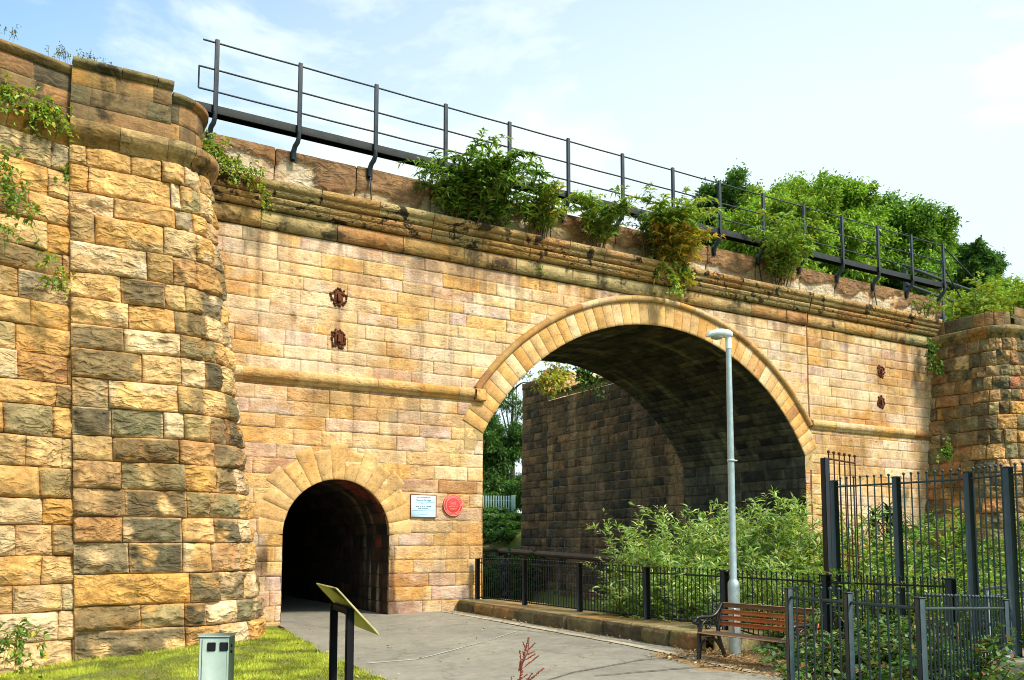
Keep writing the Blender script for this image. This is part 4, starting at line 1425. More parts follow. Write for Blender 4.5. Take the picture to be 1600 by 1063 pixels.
for s in (0.03, BL - 0.03):
    mb = MB()
    flatbar(mb, curve([(0.02, 0.0), (0.04, 0.12), (0.05, 0.25), (0.04, 0.41)]), 0.055, 0.04, s)
    flatbar(mb, curve([(0.62, 0.0), (0.60, 0.08), (0.53, 0.22), (0.47, 0.40)]), 0.05, 0.04, s)
    flatbar(mb, curve([(0.05, 0.16), (0.10, 0.27), (0.25, 0.33), (0.42, 0.29), (0.55, 0.15)]), 0.04, 0.035, s)
    flatbar(mb, curve([(0.04, 0.40), (0.25, 0.385), (0.49, 0.38)]), 0.045, 0.04, s)
    flatbar(mb, curve([(0.46, 0.38), (0.51, 0.55), (0.585, 0.86)]), 0.045, 0.04, s)
    flatbar(mb, curve([(-0.03, 0.62), (-0.05, 0.585), (0.0, 0.565), (0.02, 0.60), (-0.01, 0.64), (0.06, 0.655), (0.25, 0.65), (0.38, 0.67), (0.48, 0.74), (0.56, 0.84)]), 0.042, 0.055, s)
    flatbar(mb, curve([(0.05, 0.40), (0.055, 0.50), (0.02, 0.60)]), 0.045, 0.04, s)
    flatbar(mb, curve([(0.07, 0.43), (0.13, 0.56), (0.22, 0.60), (0.30, 0.56), (0.28, 0.49), (0.21, 0.48), (0.20, 0.53)]), 0.022, 0.03, s)
    flatbar(mb, curve([(0.47, 0.44), (0.40, 0.58), (0.34, 0.62)]), 0.02, 0.03, s)
    mb.bbox((-0.045, -0.04, 0), (0.085, 0.04, 0.018), 0.005, (1, 1, 1), lambda v, s=s: np.array([B(q[0] + 0.0, s + q[1], q[2]) for q in v]))
    mb.bbox((0.57, -0.035, 0), (0.67, 0.035, 0.018), 0.005, (1, 1, 1), lambda v, s=s: np.array([B(q[0], s + q[1], q[2]) for q in v]))
    mb.build('end_frame', M['iron'], bench)
def plank(name, f, z, w, t, tilt, mat):
    mb = MB()
    ct, st = math.cos(tilt), math.sin(tilt)
    mb.bbox((-w / 2, 0.0, -t / 2), (w / 2, BL, t / 2), 0.008, (1, 1, 1), lambda v: np.array([B(f + q[0] * ct - q[2] * st, q[1], z + q[0] * st + q[2] * ct) for q in v]))
    mb.build(name, mat, bench)
for k in range(5):
    plank('seat_slat', 0.06 + k * 0.093, 0.425 - 0.004 * k, 0.08, 0.03, -0.03, M['slat_dark'])
for z in (0.545, 0.635, 0.725):
    plank('back_slat', 0.50 + (z - 0.5) * 0.24, z, 0.068, 0.026, math.pi / 2 - 0.23, M['slat'])
plank('top_rail', 0.50 + 0.33 * 0.24, 0.825, 0.075, 0.03, math.pi / 2 - 0.23, M['slat_dark'])

# lectern seen from behind
lect = thing('information_lectern', 'tilted information board on two dark posts where the grass meets the path', 'information board', (-13.2, -9.9, 0.0))
pf, pn = at_depth(522, 945, 11.2), at_depth(547, 948, 10.35)
w_ = pf[:2] - pn[:2]
wl = np.linalg.norm(w_)
w_ = w_ / wl
s_ = np.array([-w_[1], w_[0]])
if np.dot(s_, RT_[:2]) < 0:
    s_ = -s_
ang_l = math.atan2(w_[1], w_[0])
def Lr(v):
    v = np.asarray(v, float)
    o = np.zeros_like(v)
    c = 0.5 * (pf[:2] + pn[:2])
    o[:, 0] = c[0] + w_[0] * v[:, 0] + s_[0] * v[:, 1]
    o[:, 1] = c[1] + w_[1] * v[:, 0] + s_[1] * v[:, 1]
    o[:, 2] = v[:, 2]
    return o
zt = 0.5 * (pf[2] + pn[2]) + 0.02
for s in (1, -1):
    mb = MB()
    mb.bbox((s * wl / 2 - 0.045, -0.045, -0.1), (s * wl / 2 + 0.045, 0.045, zt - 0.02), 0.008, (1, 1, 1), Lr)
    mb.build('post', M['black'], lect)
mb = MB()
mb.bbox((-wl / 2 + 0.045, -0.03, zt - 0.1), (wl / 2 - 0.045, 0.03, zt - 0.02), 0.006, (1, 1, 1), Lr)
mb.build('cross_bar', M['black'], lect)
SL = R(47)
def board_xf(v):
    v = np.asarray(v, float)
    q = v.copy()
    q[:, 1] = v[:, 1] * math.cos(SL) + v[:, 2] * math.sin(SL)
    q[:, 2] = zt + 0.012 - v[:, 1] * math.sin(SL) + v[:, 2] * math.cos(SL)
    return Lr(q)
mb = MB()
mb.bbox((-wl / 2 - 0.14, -0.30, -0.008), (wl / 2 + 0.14, 0.47, 0.008), 0.003, (1, 1, 1), board_xf)
mb.build('board_tray', M['board_back'], lect)
mb = MB()
mb.bbox((-wl / 2 - 0.12, -0.28, 0.0085), (wl / 2 + 0.12, 0.45, 0.016), 0.002, (1, 1, 1), board_xf)
mb.build('board_face', M['board_edge'], lect)

# utility cabinet
Zc = 9.0
ca, cb_ = at_depth(322, 993, Zc), at_depth(358, 992, Zc)
cl = at_depth(307, 992, Zc + 0.16)
cab = thing('utility_cabinet', 'slim grey-green metal utility cabinet with two black squares on the grass', 'utility cabinet', (ca[0], ca[1], 0))
ux = (cb_ - ca)[:2]
cw = float(np.linalg.norm(ux))
ux = ux / cw
uy = np.array([-ux[1], ux[0]])
rot_ = R(3)
ux, uy = ux * math.cos(rot_) + uy * math.sin(rot_), uy * math.cos(rot_) - ux * math.sin(rot_)
def Cx(v):
    v = np.asarray(v, float)
    o = np.zeros_like(v)
    o[:, 0] = ca[0] + ux[0] * v[:, 0] + uy[0] * v[:, 1]
    o[:, 1] = ca[1] + ux[1] * v[:, 0] + uy[1] * v[:, 1]
    o[:, 2] = v[:, 2]
    return o
ctop = float(ca[2])
mb = MB()
mb.bbox((-0.07, 0, -0.3), (cw, 0.22, ctop - 0.02), 0.006, (1, 1, 1), Cx)
bd = mb.build('body', M['cabinet'], cab)
mb = MB()
mb.bbox((-0.08, -0.012, ctop - 0.02), (cw + 0.008, 0.235, ctop), 0.006, (1, 1, 1), Cx)
mb.build('lid', M['cabinet'], cab)
mb = MB()
mb.bbox((-0.035, -0.010, -0.2), (cw - 0.02, 0.0, ctop - 0.035), 0.004, (1, 1, 1), Cx)
dr = mb.build('door', M['cabinet'], cab)
for f in (0.02, 0.145):
    mb = MB()
    mb.bbox((f, -0.022, ctop - 0.155), (f + 0.085, -0.009, ctop - 0.07), 0.012, (1, 1, 1), Cx)
    mb.build('black_square', M['black'], dr)
for z in (0.10, 0.16):
    mb = MB()
    mb.bbox((cw, 0.05, ctop - z - 0.03), (cw + 0.012, 0.09, ctop - z), 0.004, (1, 1, 1), Cx)
    mb.build('hinge', M['black'], bd)

# plaques on the wall
sg = thing('white_notice', 'white rectangular notice in a brown frame beside the footway arch', 'notice', (-7.85, -0.02, 2.52))
x0, x1, z0, z1 = -8.19, -7.50, 2.50, 3.06
mb = MB()
mb.bbox((x0, -0.030, z0), (x1, -0.012, z1), 0.004)
mb.build('panel', M['sign_white'], sg)
mb = MB()
mb.bbox((x0 - 0.014, -0.045, z0 - 0.014), (x0, 0.0, z1 + 0.014), 0.004)
mb.bbox((x1, -0.045, z0 - 0.014), (x1 + 0.014, 0.0, z1 + 0.014), 0.004)
mb.bbox((x0, -0.044, z1), (x1, 0.0, z1 + 0.014), 0.004)
mb.bbox((x0, -0.044, z0 - 0.014), (x1, 0.0, z0), 0.004)
mb.build('frame', M['sign_frame'], sg)
def text(body, size, loc, mat, parent, name='lettering'):
    cu = bpy.data.curves.new(name, 'FONT')
    cu.body = body
    cu.size = size
    cu.align_x = 'CENTER'
    cu.align_y = 'CENTER'
    cu.extrude = 0.0015
    cu.materials.append(mat)
    tmp = bpy.data.objects.new(name, cu)
    me = bpy.data.meshes.new_from_object(tmp)
    bpy.data.objects.remove(tmp)
    bpy.data.curves.remove(cu)
    if not me.materials:
        me.materials.append(mat)
    o = bpy.data.objects.new(name, me)
    COL.objects.link(o)
    o.rotation_euler = (math.pi / 2, 0, 0)
    o.parent = parent
    o.location = Vector(loc) - parent.location
    return o
xc = 0.5 * (x0 + x1)
text('Skerne Bridge', 0.072, (xc, -0.033, z1 - 0.135), M['ink'], sg)
mb = MB()
g = np.random.default_rng(71)
def scribble(mb, z, w, h, y, xc, dash=0.022):
    x = xc - w / 2
    while x < xc + w / 2:
        l = g.uniform(0.5, 1.4) * dash
        hh = h * g.choice([0.6, 0.6, 1.0])
        mb.box((x, y - 0.0015, z - h / 2), (min(x + l * 0.72, xc + w / 2), y, z - h / 2 + hh))
        x += l + (dash * 0.7 if g.random() < 0.2 else 0)
for z, w, h in ((z1 - 0.055, 0.40, 0.034), (z1 - 0.225, 0.32, 0.018), (z1 - 0.285, 0.42, 0.036), (z1 - 0.34, 0.30, 0.036), (z1 - 0.455, 0.34, 0.014), (z1 - 0.49, 0.26, 0.012)):
    scribble(mb, z, w, h, -0.0305, xc)
for z in (z1 - 0.19, z1 - 0.40):
    mb.box((x0 + 0.04, -0.032, z), (x1 - 0.04, -0.0302, z + 0.006))
mb.build('lettering', M['ink'], sg)

rp = thing('red_plaque', 'round red plaque on the bridge wall next to the white notice', 'plaque', (-7.01, -0.02, 2.81))
def disc(r0, r1, y0, y1, mat, name, par, n=48, prof=None):
    mb = MB()
    prof = prof or [(r0, y1), (r0, y0), (r1, y0), (r1, y1)]
    a = np.linspace(0, 2 * math.pi, n + 1)
    P = np.zeros((len(prof), n + 1, 3))
    for i, (r, y) in enumerate(prof):
        P[i] = np.stack([-7.01 + r * np.cos(a), np.full_like(a, y), 2.81 + r * np.sin(a)], -1)
    mb.grid(P)
    return mb.build(name, mat, par)
disc(0, 0, 0, 0, M['red'], 'disc', rp, prof=[(0.0, -0.045), (0.275, -0.045), (0.285, -0.040), (0.285, 0.02)])
disc(0, 0, 0, 0, M['pink'], 'rim', rp, prof=[(0.262, -0.045), (0.266, -0.052), (0.274, -0.052), (0.278, -0.045)])
disc(0, 0, 0, 0, M['pink'], 'ring', rp, prof=[(0.196, -0.045), (0.199, -0.051), (0.207, -0.051), (0.210, -0.045)])
mb = MB()
g = np.random.default_rng(72)
for z, w in ((0.085, 0.20), (0.05, 0.14), (0.01, 0.27), (-0.03, 0.24), (-0.075, 0.2), (-0.115, 0.17)):
    scribble(mb, 2.81 + z, w, 0.022, -0.0455, -7.01)
for k in range(60):
    a = k / 60 * 2 * math.pi
    if abs(math.cos(a)) > 0.8 and g.random() < 0.8:
        continue
    r = 0.236
    def rr(v, a=a):
        o = v.copy()
        o[:, 0] = -7.01 + (r + v[:, 2]) * math.cos(a) - v[:, 0] * math.sin(a)
        o[:, 2] = 2.81 + (r + v[:, 2]) * math.sin(a) + v[:, 0] * math.cos(a)
        return o
    mb.box((-0.008, -0.047, -0.012), (0.006, -0.0455, 0.012), (1, 1, 1), rr)
mb.build('lettering', M['pink'], rp)

# ================================================================== PLANTS
def unit(v):
    return v / (np.linalg.norm(v, axis=-1, keepdims=True) + 1e-9)

def add_leaves(mb, pos, d, L, W, col, g, droop=0.15, fold=0.12):
    n = len(pos)
    d = unit(d)
    up = unit(np.array([0, 0, 1.0]) + g.normal(0, 0.45, (n, 3)))
    side = unit(np.cross(d, up))
    nrm = unit(np.cross(side, d))
    L, W = np.broadcast_to(L, (n,))[:, None], np.broadcast_to(W, (n,))[:, None]
    m = pos + d * L * 0.45 + nrm * L * 0.04
    tip = pos + d * L - np.array([0, 0, 1.0]) * L * droop
    a = m + side * W * 0.5 + nrm * W * fold
    b = m - side * W * 0.5 + nrm * W * fold
    V = np.stack([pos, b, tip, a], 1).reshape(-1, 3)
    F = np.arange(n * 4).reshape(n, 4)
    mb.add(V, F, np.repeat(col, 4, 0))

def leaf_cols(n, pal, w, g, var=0.22):
    pal = np.array(pal, float)
    k = g.choice(len(pal), n, p=w)
    c = pal[k] * g.uniform(1 - var, 1 + var, (n, 1))
    c[:, 0] *= g.uniform(0.85, 1.15, n)
    return c

def shrub(name, label, cat, base, H, spread, nst, leafL, leafW, per_m, pal, w, seed, group=None, lean=(0, 0, 0), droop=0.25, base_r=0.3, tstart=0.12, up=1.0, ldroop=0.15, mat='leaf', stem_r=0.012, side=0, axis_len=0.0, axis_dir=(1, 0, 0), extra=None):
    g = np.random.default_rng(seed)
    base = np.array(base, float)
    t = thing(name, label, cat, tuple(base), group)
    ms, ml = MB(), MB()
    lean = np.array(lean, float)
    for k in range(nst):
        a = g.uniform(0, 2 * math.pi)
        rr = base_r * math.sqrt(g.random())
        p0 = base + np.array([rr * math.cos(a), rr * math.sin(a), 0]) + np.array(axis_dir) * g.uniform(-0.5, 0.5) * axis_len
        h = H * (0.45 + 0.55 * g.random() ** 0.7)
        dv = np.array([math.cos(a) * spread * g.uniform(0.1, 1), math.sin(a) * spread * g.uniform(0.1, 1), up]) + lean
        tt = np.linspace(0, 1, 8)[:, None]
        P = p0 + dv * h * tt - np.array([0, 0, 1.0]) * droop * h * tt ** 2.2 + np.cumsum(g.normal(0, 0.018 * h, (8, 3)), 0) * tt
        ms.tube(P, np.linspace(stem_r, stem_r * 0.3, 8), 4, cap=False)
        Ls = np.linalg.norm(np.diff(P, axis=0), axis=1).sum()
        def put(P, Ls, dens, ts):
            n = max(4, int(Ls * dens))
            u = np.sort(g.uniform(ts, 1.0, n)) * 7
            i = np.clip(u.astype(int), 0, 6)
            f = (u - i)[:, None]
            q = P[i] * (1 - f) + P[i + 1] * f
            tan = unit(P[i + 1] - P[i])
            az = g.uniform(0, 2 * math.pi, n)
            out = np.stack([np.cos(az), np.sin(az), g.uniform(-0.35, 0.35, n)], -1)
            d = tan * g.uniform(0.35, 0.9, (n, 1)) + out * 0.85
            sc = g.uniform(0.6, 1.15, n) * (1.0 - 0.35 * (u / 7) ** 3)
            c = leaf_cols(n, pal, w, g)
            if extra is not None:
                c = extra(q, c, g)
            add_leaves(ml, q, d, leafL * sc, leafW * sc, c, g, ldroop)
        put(P, Ls, per_m, tstart)
        for s in range(side):
            i = g.integers(2, 7)
            az = g.uniform(0, 2 * math.pi)
            sl = h * g.uniform(0.15, 0.32)
            dv2 = unit(P[min(i, 7)] - P[i - 1]) * 0.6 + np.array([math.cos(az), math.sin(az), 0.1]) * 0.8
            Q = P[i] + dv2 * sl * tt - np.array([0, 0, 1.0]) * droop * sl * tt ** 2
            ms.tube(Q, np.linspace(stem_r * 0.5, stem_r * 0.2, 8), 3, cap=False)
            put(Q, sl, per_m, 0.05)
    ms.build('stems', M['stem'], t)
    ml.build('foliage', M[mat], t)
    return t

GR1, GR2, GR3 = (0.11, 0.21, 0.03), (0.20, 0.32, 0.05), (0.32, 0.44, 0.09)
YE1, YE2, DK = (0.42, 0.36, 0.045), (0.52, 0.30, 0.05), (0.03, 0.075, 0.02)
SIL = (0.44, 0.55, 0.24)

# --- buddleia rooted in the cornice
def bud(x, yb, yt, W_px, nst, label, seed, pal=(GR1, GR2, GR3, DK), w=(0.34, 0.34, 0.14, 0.18), Y=-0.12, ext=None, leafL=0.32, sp=None, droop=0.42, axis_len=0.5, dens=34, zb=None):
    b = on_y(x, yb, Y)
    tp = on_y(x, yt, Y)
    H = (tp[2] - b[2])
    wd = abs(on_y(x + W_px / 2, yb, Y)[0] - on_y(x - W_px / 2, yb, Y)[0])
    return shrub('buddleia', label, 'shrub', (b[0], Y, b[2]), H * 1.42, sp or wd / H * 0.34, nst, leafL, leafL * 0.24, dens, pal, w, seed, None, (0, -0.16, 0), droop, 0.12, 0.1, 0.95, 0.3, axis_len=axis_len, side=3, extra=ext, stem_r=0.014)
bud(742, 362, 222, 215, 64, 'widest dense buddleia bush sprouting from the bridge cornice', 101, axis_len=1.7, sp=0.42)
bud(838, 372, 268, 90, 16, 'sparse buddleia on the cornice touching the widest bush', 102, pal=(GR1, GR2, GR3, YE1), w=(0.2, 0.35, 0.25, 0.2), axis_len=0.5)
bud(930, 388, 288, 100, 18, 'spindly buddleia with bare upper shoots on the cornice above the arch crown', 103, pal=(GR1, GR2, GR3, YE1), w=(0.2, 0.4, 0.25, 0.15))
def gold(q, c, g):
    m = (q[:, 2] < 11.35) & (g.random(len(q)) < 0.6)
    c[m] = np.array(YE2) * g.uniform(0.8, 1.3, (int(m.sum()), 1))
    return c
bud(1045, 432, 300, 130, 42, 'tall buddleia with golden lower leaves spilling over the cornice', 104, pal=(GR2, GR3, YE1, GR1), w=(0.38, 0.3, 0.16, 0.16), ext=gold, axis_len=0.9, sp=0.34)
bud(1012, 402, 318, 60, 12, 'dark ivy-like shrub tucked beside the golden-leaved buddleia', 105, pal=(DK, GR1), w=(0.6, 0.4), axis_len=0.4, leafL=0.18)
bud(1216, 446, 332, 92, 30, 'bright green bush on the cornice past the end of the arch', 106, pal=(GR2, GR3, YE1, GR1), w=(0.4, 0.3, 0.12, 0.18), axis_len=0.9)
bud(1450, 496, 462, 60, 10, 'low leafy tuft at the meeting of cornice and stained pier', 107, pal=(GR1, GR2, YE1), w=(0.4, 0.4, 0.2), leafL=0.2, axis_len=1.2)
# on the stained pier
for (x, yb, yt, Z, n, lab, sd, pl_, w_2) in (
        (1530, 515, 432, 34.5, 34, 'yellow-green bush growing out of the top of the stained pier', 108, (GR3, YE1, GR2), (0.5, 0.25, 0.25)),
        (1585, 496, 440, 36.0, 26, 'bushy green growth along the top of the dark wing wall', 109, (GR2, GR3, YE1), (0.45, 0.35, 0.2))):
    p = at_depth(x, yb, Z)
    q = at_depth(x, yt, Z)
    shrub('wall_shrub', lab, 'shrub', tuple(p), (q[2] - p[2]) * 1.15, 0.75, n, 0.3, 0.09, 30, pl_, w_2, sd, None, (0, 0, 0), 0.3, 0.5, 0.1, side=3, axis_len=1.6)

# --- creepers and ivy
def creeper(label, pts, seed, n, width, leafL=0.11, pal=(GR2, GR3, YE1), w=(0.4, 0.35, 0.25), hang=0.25, name='ivy', off=0.05):
    """trailing plant following points [(x_px, y_px, depth)]"""
    g = np.random.default_rng(seed)
    P = np.array([at_depth(*p) for p in pts])
    t = thing(name, label, 'ivy', tuple(P[0]))
    ms, ml = MB(), MB()
    for k in range(n):
        i = g.integers(0, len(P) - 1)
        f = g.random()
        p = P[i] * (1 - f) + P[i + 1] * f + g.normal(0, 1, 3) * np.array([width, width * 0.25, width])
        L = g.uniform(0.5, 1.3) * hang
        tt = np.linspace(0, 1, 6)[:, None]
        d = np.array([g.normal(0, 0.5), -0.35 + g.normal(0, 0.25), g.uniform(-1.1, 0.7)])
        Q = p + d * L * tt - np.array([0, 0, 1]) * tt ** 2 * L * 0.5
        ms.tube(Q, 0.004, 3, cap=False)
        m = max(4, int(L / leafL * 3.2))
        u = g.uniform(0, 5, m)
        ii = np.clip(u.astype(int), 0, 4)
        ff = (u - ii)[:, None]
        q = Q[ii] * (1 - ff) + Q[ii + 1] * ff
        dd = g.normal(0, 1, (m, 3)) + np.array([0, -0.5, -0.3])
        sc = g.uniform(0.6, 1.2, m)
        add_leaves(ml, q, dd, leafL * sc, leafL * 0.6 * sc, leaf_cols(m, pal, w, g), g, 0.2)
    ms.build('stems', M['stem'], t)
    ml.build('foliage', M['leaf'], t)
    return t
creeper('trailing ivy hanging down the joint between pier and flared wall', [(122, 115, 16.1), (116, 170, 15.9), (105, 230, 15.7), (98, 275, 15.5)], 121, 90, 0.09, pal=(GR2, GR3, GR1), w=(0.45, 0.3, 0.25))
creeper('yellowish ivy mat lying along the string of the flared wall', [(-20, 140, 14.5), (30, 150, 14.8), (70, 175, 15.1), (95, 185, 15.3)], 122, 130, 0.11, pal=(GR2, YE1, GR3), w=(0.35, 0.3, 0.35))
creeper('thin creeper scattered over the upper flared wall blocks', [(-10, 240, 14.1), (10, 290, 14.1), (40, 330, 14.2), (-5, 360, 14.0)], 123, 70, 0.16, pal=(GR2, GR1, YE1), w=(0.5, 0.3, 0.2))
creeper('small grassy tuft on the flared wall halfway down the joint', [(70, 405, 14.5), (95, 425, 14.7), (80, 440, 14.5)], 124, 22, 0.08, pal=(GR2, YE1), w=(0.5, 0.5))
creeper('weedy plants at the foot of the flared wall', [(8, 1010, 13.2), (32, 990, 13.3), (45, 1035, 13.3)], 125, 34, 0.12, pal=(GR1, GR2, YE1), w=(0.4, 0.4, 0.2))
creeper('bright ivy clump where the round pier meets the bridge parapet', [(322, 215, 19.0), (335, 240, 19.0), (360, 258, 19.2), (405, 275, 19.6)], 126, 150, 0.12, pal=(GR2, GR3, YE1), w=(0.4, 0.3, 0.3))
creeper('wisp of creeper hanging over the cornice near the round pier', [(400, 280, 19.4), (412, 305, 19.4), (418, 325, 19.5)], 127, 22, 0.05, pal=(GR2, YE1), w=(0.6, 0.4))
creeper('thin creeper hanging below the golden-leaved buddleia', [(1050, 428, 25.5), (1055, 450, 25.5)], 128, 16, 0.06, leafL=0.16)
creeper('leafy shoots from the widest buddleia drooping over the cornice edge', [(672, 345, 22.8), (730, 372, 23.2), (790, 390, 23.8), (835, 398, 24.2)], 134, 90, 0.12, leafL=0.22, pal=(GR1, GR2, GR3), w=(0.4, 0.4, 0.2), hang=0.55)
creeper('yellowing shoots spilling down from the golden-leaved buddleia', [(1018, 408, 25.7), (1045, 418, 26.0), (1080, 428, 26.3)], 135, 50, 0.10, leafL=0.22, pal=(GR3, YE1, YE2, GR2), w=(0.3, 0.3, 0.2, 0.2), hang=0.5)
creeper('green moss tuft on the stained pier above the tall railing', [(1478, 692, 31.0), (1474, 712, 30.9)], 129, 44, 0.12, pal=(GR1, DK, GR2), w=(0.5, 0.25, 0.25), leafL=0.14)
creeper('dark ivy in the corner between bridge wall and stained pier', [(1452, 530, 32.2), (1450, 560, 32.1), (1468, 575, 31.9)], 130, 60, 0.14, pal=(DK, GR1, GR2), w=(0.5, 0.3, 0.2), leafL=0.16)
creeper('dark moss patches spreading on the blocks of the stained pier', [(1510, 575, 31.6), (1535, 590, 31.6), (1545, 620, 31.5)], 131, 44, 0.22, pal=(DK, GR1), w=(0.7, 0.3), leafL=0.13)
creeper('yellow weeds on top of the retaining wall under the arch', [(838, 590, 37.5), (865, 598, 37.0), (880, 575, 38.5), (855, 580, 38.5)], 132, 110, 0.2, pal=(YE1, (0.42, 0.32, 0.03), GR3), w=(0.5, 0.3, 0.2), leafL=0.2, hang=0.5)
creeper('ivy growing over the end of the retaining wall under the arch', [(900, 578, 37.0), (915, 588, 36.5), (925, 590, 36.5)], 133, 70, 0.2, pal=(DK, GR1), w=(0.6, 0.4), leafL=0.2, hang=0.4)
def wisps(label, x, y, Z, n, H, seed):
    g = np.random.default_rng(seed)
    p = at_depth(x, y, Z)
    t = thing('wall_weed', label, 'weed', tuple(p))
    ms, ml = MB(), MB()
    for k in range(n):
        a = g.uniform(0, 6.28)
        tt = np.linspace(0, 1, 5)[:, None]
        q = p + np.array([g.normal(0, 0.14), g.normal(0, 0.05), 0])
        Q = q + np.array([math.cos(a) * 0.35, math.sin(a) * 0.35, 1]) * H * g.uniform(0.5, 1) * tt
        ms.tube(Q, 0.0035, 3, cap=False)
        m = 8
        add_leaves(ml, Q[g.integers(2, 5, m)] + g.normal(0, 0.02, (m, 3)), g.normal(0, 1, (m, 3)), 0.05, 0.02, leaf_cols(m, ((0.16, 0.17, 0.07),), (1,), g), g)
    ms.build('stems', M['stem'], t)
    ml.build('foliage', M['leaf'], t)
wisps('wispy dry weed on the coping beside the pier corner', 98, 96, 15.6, 14, 0.3, 141)
wisps('wispy dry weed on the pier coping next to the corner', 145, 108, 15.9, 14, 0.3, 142)
wisps('faint wispy weed on the coping of the flared wall', 8, 58, 14.8, 8, 0.25, 143)

# --- willows and shrubs on the river bank
WIL = ((0.22, 0.35, 0.06), (0.34, 0.48, 0.11), SIL, (0.09, 0.17, 0.03), (0.48, 0.44, 0.10))
WW = (0.25, 0.30, 0.28, 0.12, 0.05)
def willow(x, yt, Z, nst, label, seed, spread=0.35, base_r=0.55, leafL=0.25, zmin=None, pal=WIL, w=WW, side=3, dens=34, wr=0.19, name='willow_bush'):
    tp = at_depth(x, yt, Z)
    gz = float(ground_h(tp[0], tp[1])) if zmin is None else zmin
    gz = max(gz, -1.6)
    H = tp[2] - gz
    shrub(name, label, 'bush', (tp[0], tp[1], gz), H * 1.06, spread / max(H, 0.8) * 1.6, nst, leafL, leafL * wr, dens, pal, w, seed, None, (0.07, 0.05, 0), 0.12, base_r, 0.08, side=side, ldroop=0.12, stem_r=0.012)
willow(985, 850, 19.8, 44, 'low willow bush leaning out from the riverbank under the arch', 201, spread=0.42)
willow(1035, 802, 18.8, 57, 'willow bush left of the lamp post with feathery tips'.replace('left of', 'on the arch side of'), 202, spread=0.55)
willow(1090, 785, 18.2, 61, 'willow bush rising between the arch pier and the lamp post', 203, spread=0.5)
willow(1145, 780, 18.3, 57, 'willow bush directly behind the lamp post', 204, spread=0.5)
willow(1190, 772, 18.5, 61, 'willow bush just beyond the lamp post on the security panel side', 205, spread=0.45)
willow(1236, 748, 18.1, 57, 'tallest willow bush with a single tip against the vault', 206, spread=0.4)
willow(1275, 790, 16.9, 57, 'yellow-tinged willow bush beside the first tall railing post', 207, spread=0.45, pal=((0.28, 0.40, 0.09), (0.46, 0.42, 0.08), SIL, (0.08, 0.15, 0.03)), w=(0.35, 0.3, 0.2, 0.15))
willow(1010, 882, 17.8, 44, 'small willow shoots poking through the long black railing', 208, spread=0.42)
willow(1075, 858, 17.1, 51, 'leafy willow bush pressed against the railing at the bench end', 209, spread=0.42)
willow(1160, 862, 16.2, 51, 'willow bush close behind the bench backrest', 210, spread=0.42)
willow(1240, 862, 15.5, 51, 'willow bush between the bench and the tall railing', 211, spread=0.55)
SHB = ((0.13, 0.24, 0.04), (0.22, 0.36, 0.06), (0.34, 0.44, 0.09), (0.05, 0.11, 0.025), (0.40, 0.36, 0.07))
SWW = (0.3, 0.3, 0.15, 0.17, 0.08)
willow(1325, 808, 16.5, 64, 'broad leafy shrub behind the first bay of the tall railing', 212, 0.6, 0.8, 0.2, pal=SHB, w=SWW, wr=0.28, name='leafy_shrub')
willow(1400, 815, 17.5, 64, 'leafy shrub under the dark spiky plant', 213, 0.7, 0.9, 0.2, pal=SHB, w=SWW, wr=0.3, name='leafy_shrub')
willow(1450, 792, 18.5, 68, 'bright shrub in the middle bay of the tall railing', 214, 0.7, 0.9, 0.2, pal=SHB, w=SWW, wr=0.3, name='leafy_shrub')
willow(1515, 795, 18.0, 68, 'shrub behind the narrow bay at the far end of the tall railing', 215, 0.7, 0.9, 0.2, pal=SHB, w=(0.4, 0.2, 0.1, 0.28, 0.02), wr=0.3, name='leafy_shrub')
willow(1585, 790, 17.5, 68, 'dark green shrub beyond the last tall railing post', 216, 0.7, 0.9, 0.2, pal=SHB, w=(0.4, 0.15, 0.05, 0.4, 0.0), wr=0.3, name='leafy_shrub')
willow(1345, 872, 13.9, 57, 'shrub pushed against the inside of the first tall bay', 217, 0.7, 0.7, 0.17, pal=SHB, w=SWW, wr=0.3, name='leafy_shrub')
willow(1430, 868, 13.6, 57, 'shrub with yellowing leaves against the second tall bay', 218, 0.7, 0.7, 0.17, pal=SHB, w=(0.25, 0.3, 0.15, 0.1, 0.2), wr=0.3, name='leafy_shrub')
willow(1500, 872, 13.2, 51, 'shrub between the two closest-set tall railing posts', 219, 0.7, 0.6, 0.17, pal=SHB, w=SWW, wr=0.3, name='leafy_shrub')
willow(1590, 868, 13.0, 57, 'shrub behind the galvanised tubular handrail', 220, 0.7, 0.7, 0.17, pal=SHB, w=SWW, wr=0.3, name='leafy_shrub')
# brambles inside the low railing
BRM = ((0.07, 0.15, 0.035), (0.12, 0.22, 0.055), (0.035, 0.08, 0.025), (0.24, 0.30, 0.09), (0.30, 0.15, 0.04))
BW = (0.36, 0.28, 0.2, 0.1, 0.06)
for k, (x, y, Z, lab) in enumerate(((1322, 1005, 9.2, 'bramble bush at the bench end of the low railing'), (1350, 965, 9.4, 'bramble bush behind the first bay of the low railing'), (1405, 955, 9.3, 'bramble bush by the middle post of the low railing'), (1460, 948, 9.0, 'tangled bramble behind the second bay of the low railing'), (1452, 985, 9.2, 'bramble beside the steel channel'), (1380, 1010, 8.6, 'low bramble touching the foot of the low railing'), (1435, 1015, 8.2, 'low bramble at the corner post of the low railing'))):
    willow(x, y, Z, 30, lab, 230 + k, 0.5, 0.4, 0.10, pal=BRM, w=BW, wr=0.6, side=4, dens=44, zmin=0.0, name='bramble')
